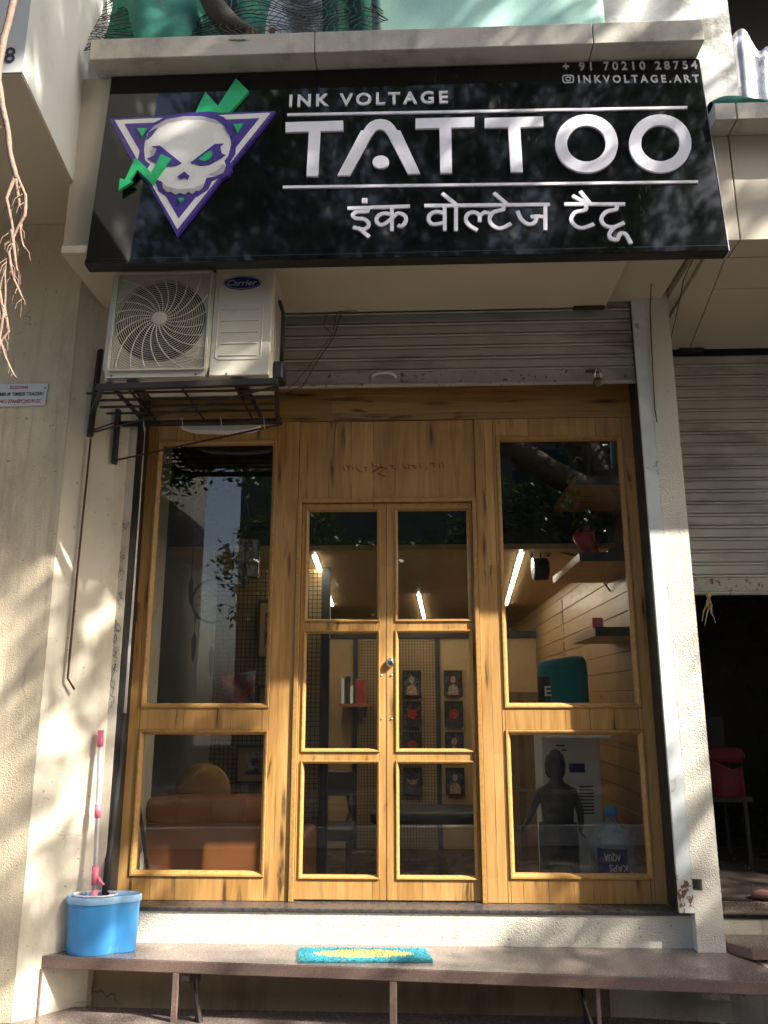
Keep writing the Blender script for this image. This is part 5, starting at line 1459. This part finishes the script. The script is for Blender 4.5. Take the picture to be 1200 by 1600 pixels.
# ------------------------------------------------------------------ the shop on the right
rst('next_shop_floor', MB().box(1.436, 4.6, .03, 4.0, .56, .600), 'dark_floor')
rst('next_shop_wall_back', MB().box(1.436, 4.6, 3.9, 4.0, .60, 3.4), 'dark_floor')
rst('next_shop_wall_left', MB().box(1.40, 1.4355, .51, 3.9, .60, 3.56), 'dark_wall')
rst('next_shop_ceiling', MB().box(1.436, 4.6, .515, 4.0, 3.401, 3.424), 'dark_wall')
rst('next_shop_wall_right', MB().box(4.602, 4.9, -.2, 4.0, .0, 7.0), 'cladding')  # unseen side wall, added to keep the sun out of this shop
np_ = thing('plinth_wall', (2.6, 0, 0), 'low cream plinth under the open shop on the right', 'wall')
MB().box(1.436, 4.6, .0, .029, 0, .574).build('plinth_body', M['plaster_white'], np_)
MB().box(1.437, 4.6, -.02, .16, .601, .618).build('edge_stone', M['granite'], np_, bevel=.006)
step([(1.465, -.005), (1.465, -.13), (1.53, -.22), (4.6, -.22), (4.6, -.005)], .515, .470, 'brown stone step slab in front of the open shop on the right', [(1.60, 1.63, -.20, -.17, .301, .4695)])
step([(1.66, -.30), (1.74, -.70), (4.6, -.70), (4.6, -.30)], .330, .285, 'lower brown stone step slab of the open shop on the right', [(1.80, 1.84, -.6, -.56, .001, .2845)])
rb = thing('plaster_base', (1.6, -.2, 0), 'broken plaster base of the right pillar between the two step flights', 'base')
MB().prism([(1.572, -.34), (1.572, -.1005), (1.66, -.1005), (1.66, -.42)], 0, .452, 'z').build('rubble_core', M['plaster_white'], rb)
chx = thing('garden_chair', (1.95, 1.4, .60), 'dark chair with red cloths on it inside the dark shop on the right', 'chair')
MB().box(1.75, 2.15, 1.2, 1.6, .95, .98).build('seat', M['mesh'], chx); 
for x, y in ((1.77, 1.22), (2.11, 1.22), (1.77, 1.56), (2.11, 1.56)): MB().tube([(x, y, .60), (x, y, .95)], .014, 6).build('leg', M['mesh'], chx)
MB().box(1.75, 2.15, 1.57, 1.60, 1.15, 1.45).build('backrest', M['mesh'], chx)
for s_ in (1.76, 2.12): MB().box(s_, s_ + .02, 1.575, 1.595, .981, 1.149).build('back_post', M['mesh'], chx)
o = sheet(lambda u, v: (1.80 + .30 * u, 1.16 + .02 * math.sin(u * 9), .985 + .19 * v + .03 * math.sin(u * 6) * v), 20, 8).build('red_cloth', pm('red_cloth', (.075, .004, .009), .9), smooth=True, label='red cloth hanging over the front of the chair in the dark shop', cat='cloth'); solid(o, .012)
o = MB().lathe([(0, -.19), (.05, -.17), (.07, -.08), (.075, .05), (.06, .16), (0, .19)], 14, (1.95, 1.22, 1.225), 1, .75, axis='x').build('red_bundle', bpy.data.materials['red_cloth'], smooth=True, label='rolled red bundle lying on the chair in the dark shop', cat='cloth')
MB().lathe([(0, -.05), (.03, -.045), (.05, 0), (.045, .03), (.02, .05), (0, .05)], 14, (1.80, .30, .618), axis='x', sy=.45).build('slipper', pm('pale_pink_rubber', (.17, .08, .065), .8), smooth=True, label='pale pink slipper on the floor edge of the dark shop', cat='slipper')
nb = MB().box(-3.2, -1.79, -.62, -.4725, .470, .515).build('stone_ledge', M['granite_edge'], label='brown stone slab end at the left edge of the picture', cat='slab', bevel=.003)

# ------------------------------------------------------------------ street side behind the camera: what the glass and the sign reflect, with blockers added for shade
kb = MB()
kb.prism([(-9, -4.55), (9, -5.9), (9, -6.05), (-9, -4.7)], .0, .20, 'z')
kb.build('reflection_kerb', M['ledge'], kind='structure')  # invented road edge, added for the pale band it mirrors in the lower panes
# gaps of the crown: where the photograph shows the facade in full sun (plane Y, outline in X and Z)
LIT = [(0.0, [(-.74, 1.62), (-.05, 1.80), (.95, 2.1), (.95, 1.5), (.74, .95), (.54, .62), (.36, .25), (-1.15, .25), (-1.02, .80), (-.74, 1.2)]),
       (-.12, [(-1.12, .42), (.34, .42), (.46, .68), (-1.12, .68)]), (-.20, [(-1.12, .42), (.32, .42), (.40, .68), (-1.12, .68)]), (-.30, [(-1.15, .38), (.30, .38), (.30, .54), (-1.15, .54)]),
       (-.18, [(1.2, 2.5), (1.47, 2.5), (1.47, 1.35), (1.2, 1.2)]), (-.75, [(1.45, 3.55), (3.2, 3.55), (3.2, 3.74), (1.45, 3.70)]),
       (-.86, [(-.88, 4.50), (-.62, 4.50), (-.92, 4.08), (-1.14, 4.08)])]
def lit_zone(p):
    for y0, poly in LIT:
        s_ = (p.y - y0) / TO_SUN.y
        X, Z = p.x - TO_SUN.x * s_, p.z - TO_SUN.z * s_
        ins = False
        for i in range(len(poly)):
            (xa, za), (xb, zb) = poly[i], poly[i - 1]
            if (za > Z) != (zb > Z) and X < (xb - xa) * (Z - za) / (zb - za) + xa: ins = not ins
        if ins: return True
    return False
def tree(base, limbs, lobes, n, label, seed, leafsize=.075, mask=True, streak=True):
    t = thing('fig_tree', base, label, 'tree')
    random.seed(seed)
    bx, by, bz = base
    trunk = wob([(bx, by, 0), (bx + .1, by, 1.5), (bx - .05, by + .1, 3.0), (bx + .1, by + .1, 4.6)], 4, .05)
    MB().tube(trunk, [.55 - .25 * i / len(trunk) + (.2 if i == 0 else 0) for i in range(len(trunk))], 14).build('trunk', M['bark'], t, smooth=True)
    for L in limbs:
        pts = wob([(bx + .1, by + .1, 4.0)] + L, 5, .08)
        MB().tube(pts, [.20 - .165 * i / len(pts) for i in range(len(pts))], 8).build('limb', M['bark'], t, smooth=True)
    b = MB()
    vs, fs = [], []
    for c, r, cnt in lobes:
        k = 0
        while k < cnt:
            q = Vector((random.uniform(-1, 1), random.uniform(-1, 1), random.uniform(-1, 1)))
            if q.length > 1: continue
            k += 1
            p = Vector(c) + Vector((q.x * r[0], q.y * r[1], q.z * r[2]))
            dens = noise.noise(p * .75) + .5 * noise.noise(p * 1.9)
            if dens < -.10: continue
            if mask:
                if lit_zone(p): continue
            for w in range(n):
                pp = p + Vector((random.gauss(0, .16), random.gauss(0, .16), random.gauss(0, .13)))
                if mask:
                    if lit_zone(pp): continue
                a = Vector((random.gauss(0, 1), random.gauss(0, 1), random.gauss(0, .5))).normalized() * leafsize * random.uniform(.7, 1.3)
                e = a.cross(Vector((random.gauss(0, 1), random.gauss(0, 1), random.gauss(0, 1)))).normalized() * leafsize * .5
                i0 = len(vs)
                vs += [pp - a, pp - a * .1 + e, pp + a, pp - a * .1 - e]
                fs.append((i0, i0 + 1, i0 + 2, i0 + 3))
    b.add(vs, fs)
    me = bpy.data.meshes.new('crown')
    me.from_pydata([(p[0] - base[0], p[1] - base[1], p[2] - base[2]) for p in vs], [], fs)
    me.materials.append(M['leaf'])
    o = bpy.data.objects.new('crown', me); col.objects.link(o); o.parent = t; OFF[o] = OFF[t]
    o['kind'] = 'stuff'
    return t
tree((3.2, -7.4, 0), [[(3.8, -6.6, 6.4), (4.6, -5.4, 9.0), (5.6, -4.4, 11.2), (7.0, -3.3, 10.6)], [(2.0, -6.8, 5.8), (.2, -6.4, 7.2), (-2.0, -6.0, 8.2)], [(4.5, -7.4, 5.5), (7.5, -5.0, 6.3), (8.6, -3.4, 6.4)], [(2.6, -8.2, 6.2), (1.8, -9.0, 8.0)], [(-.2, -5.2, 5.6), (-.9, -3.2, 4.9), (-.93, -2.4, 4.6)]],
     [((7.4, -2.9, 8.6), (3.6, 1.3, 2.8), 800), ((8.2, -3.2, 6.2), (3.2, 1.2, 1.8), 420), ((4.8, -3.2, 9.9), (2.3, .9, 1.0), 620), ((1.2, -7.6, 10.6), (5.8, 3.0, 1.5), 3600), ((1.5, -8.0, 8.4), (4.6, 2.4, 1.2), 900), ((-3.4, -7.0, 8.0), (3.0, 2.5, 2.2), 620), ((4.0, -8.0, 7.2), (3.4, 2.4, 1.6), 600)],  # first three lobes placed towards the sun to shade facade and sign
     13, 'large fig tree on the street behind the viewer, seen only as reflections and dappled shade', 5)
tree((-9.5, -14.5, 0), [[(-9.0, -13.8, 6.0), (-7.6, -13.4, 7.2)], [(-10.4, -14.4, 6.2), (-12.0, -14.0, 7.8)]], [((-9.6, -14.3, 6.4), (3.4, 2.2, 2.8), 800), ((-5.6, -14.0, 7.4), (2.6, 1.5, 1.5), 260), ((-2.0, -15.2, 4.4), (2.8, 1.6, 2.2), 420)], 12, 'dark leafy tree across the road, seen only reflected in the left window', 9, .10, False)
tree((7.0, -15.0, 0), [[(6.4, -14.4, 6.0), (4.6, -13.8, 7.0)], [(8.0, -14.6, 6.4)]], [((6.6, -14.8, 6.2), (4.0, 2.2, 3.0), 1000), ((2.2, -15.4, 4.6), (2.4, 1.6, 2.4), 420)], 12, 'dark leafy tree across the road, seen only reflected in the right window', 12, .10, False)
tree((13.0, -9.0, 0), [[(12.4, -8.4, 6.0), (10.5, -7.6, 7.6)], [(14.0, -9.2, 6.4), (16.0, -9.0, 8.0)]], [((11.5, -8.2, 8.2), (5.0, 3.6, 2.6), 1300), ((16.5, -6.5, 9.0), (4.0, 3.6, 2.4), 700), ((9.5, -11.0, 7.8), (5.4, 3.0, 1.8), 2000)], 11, 'broad fig tree further down the road, added unseen to shade the street', 15, .11)  # unseen tree added to shade the street and cut bounced light
M['house'] = pm('weathered_house_paint', (.15, .14, .125), .85, 0, .15, 1)
for hx0, hx1, hy, hh, lab in ((-26, -7.8, -17.0, 12.5, 'tall shaded house across the road to the left, raised to cut skylight, seen only in reflections'), (-5.0, 9.0, -18.5, 10.5, 'shaded house straight across the road, raised to cut skylight, seen only in reflections'), (9.6, 30, -17.5, 13.0, 'tall shaded house across the road to the right, raised to cut skylight, seen only in reflections')):
    bd_ = thing('house', ((hx0 + hx1) / 2, hy, 0), lab, 'building', 'houses across the road')
    MB().box(hx0, hx1, hy - 8, hy, 0, hh).build('wall', M['house'], bd_)  # height raised to cut the skylight reaching the shopfront
    x = hx0 + 1.2
    while x < hx1 - 2:
        for j in range(int(hh / 3.2)):
            w_ = MB().box(x, x + 1.5, hy + .001, hy + .06, 1.1 + 3.1 * j, 2.5 + 3.1 * j).build('window', M['ac_dark'], bd_)
        x += 3.4
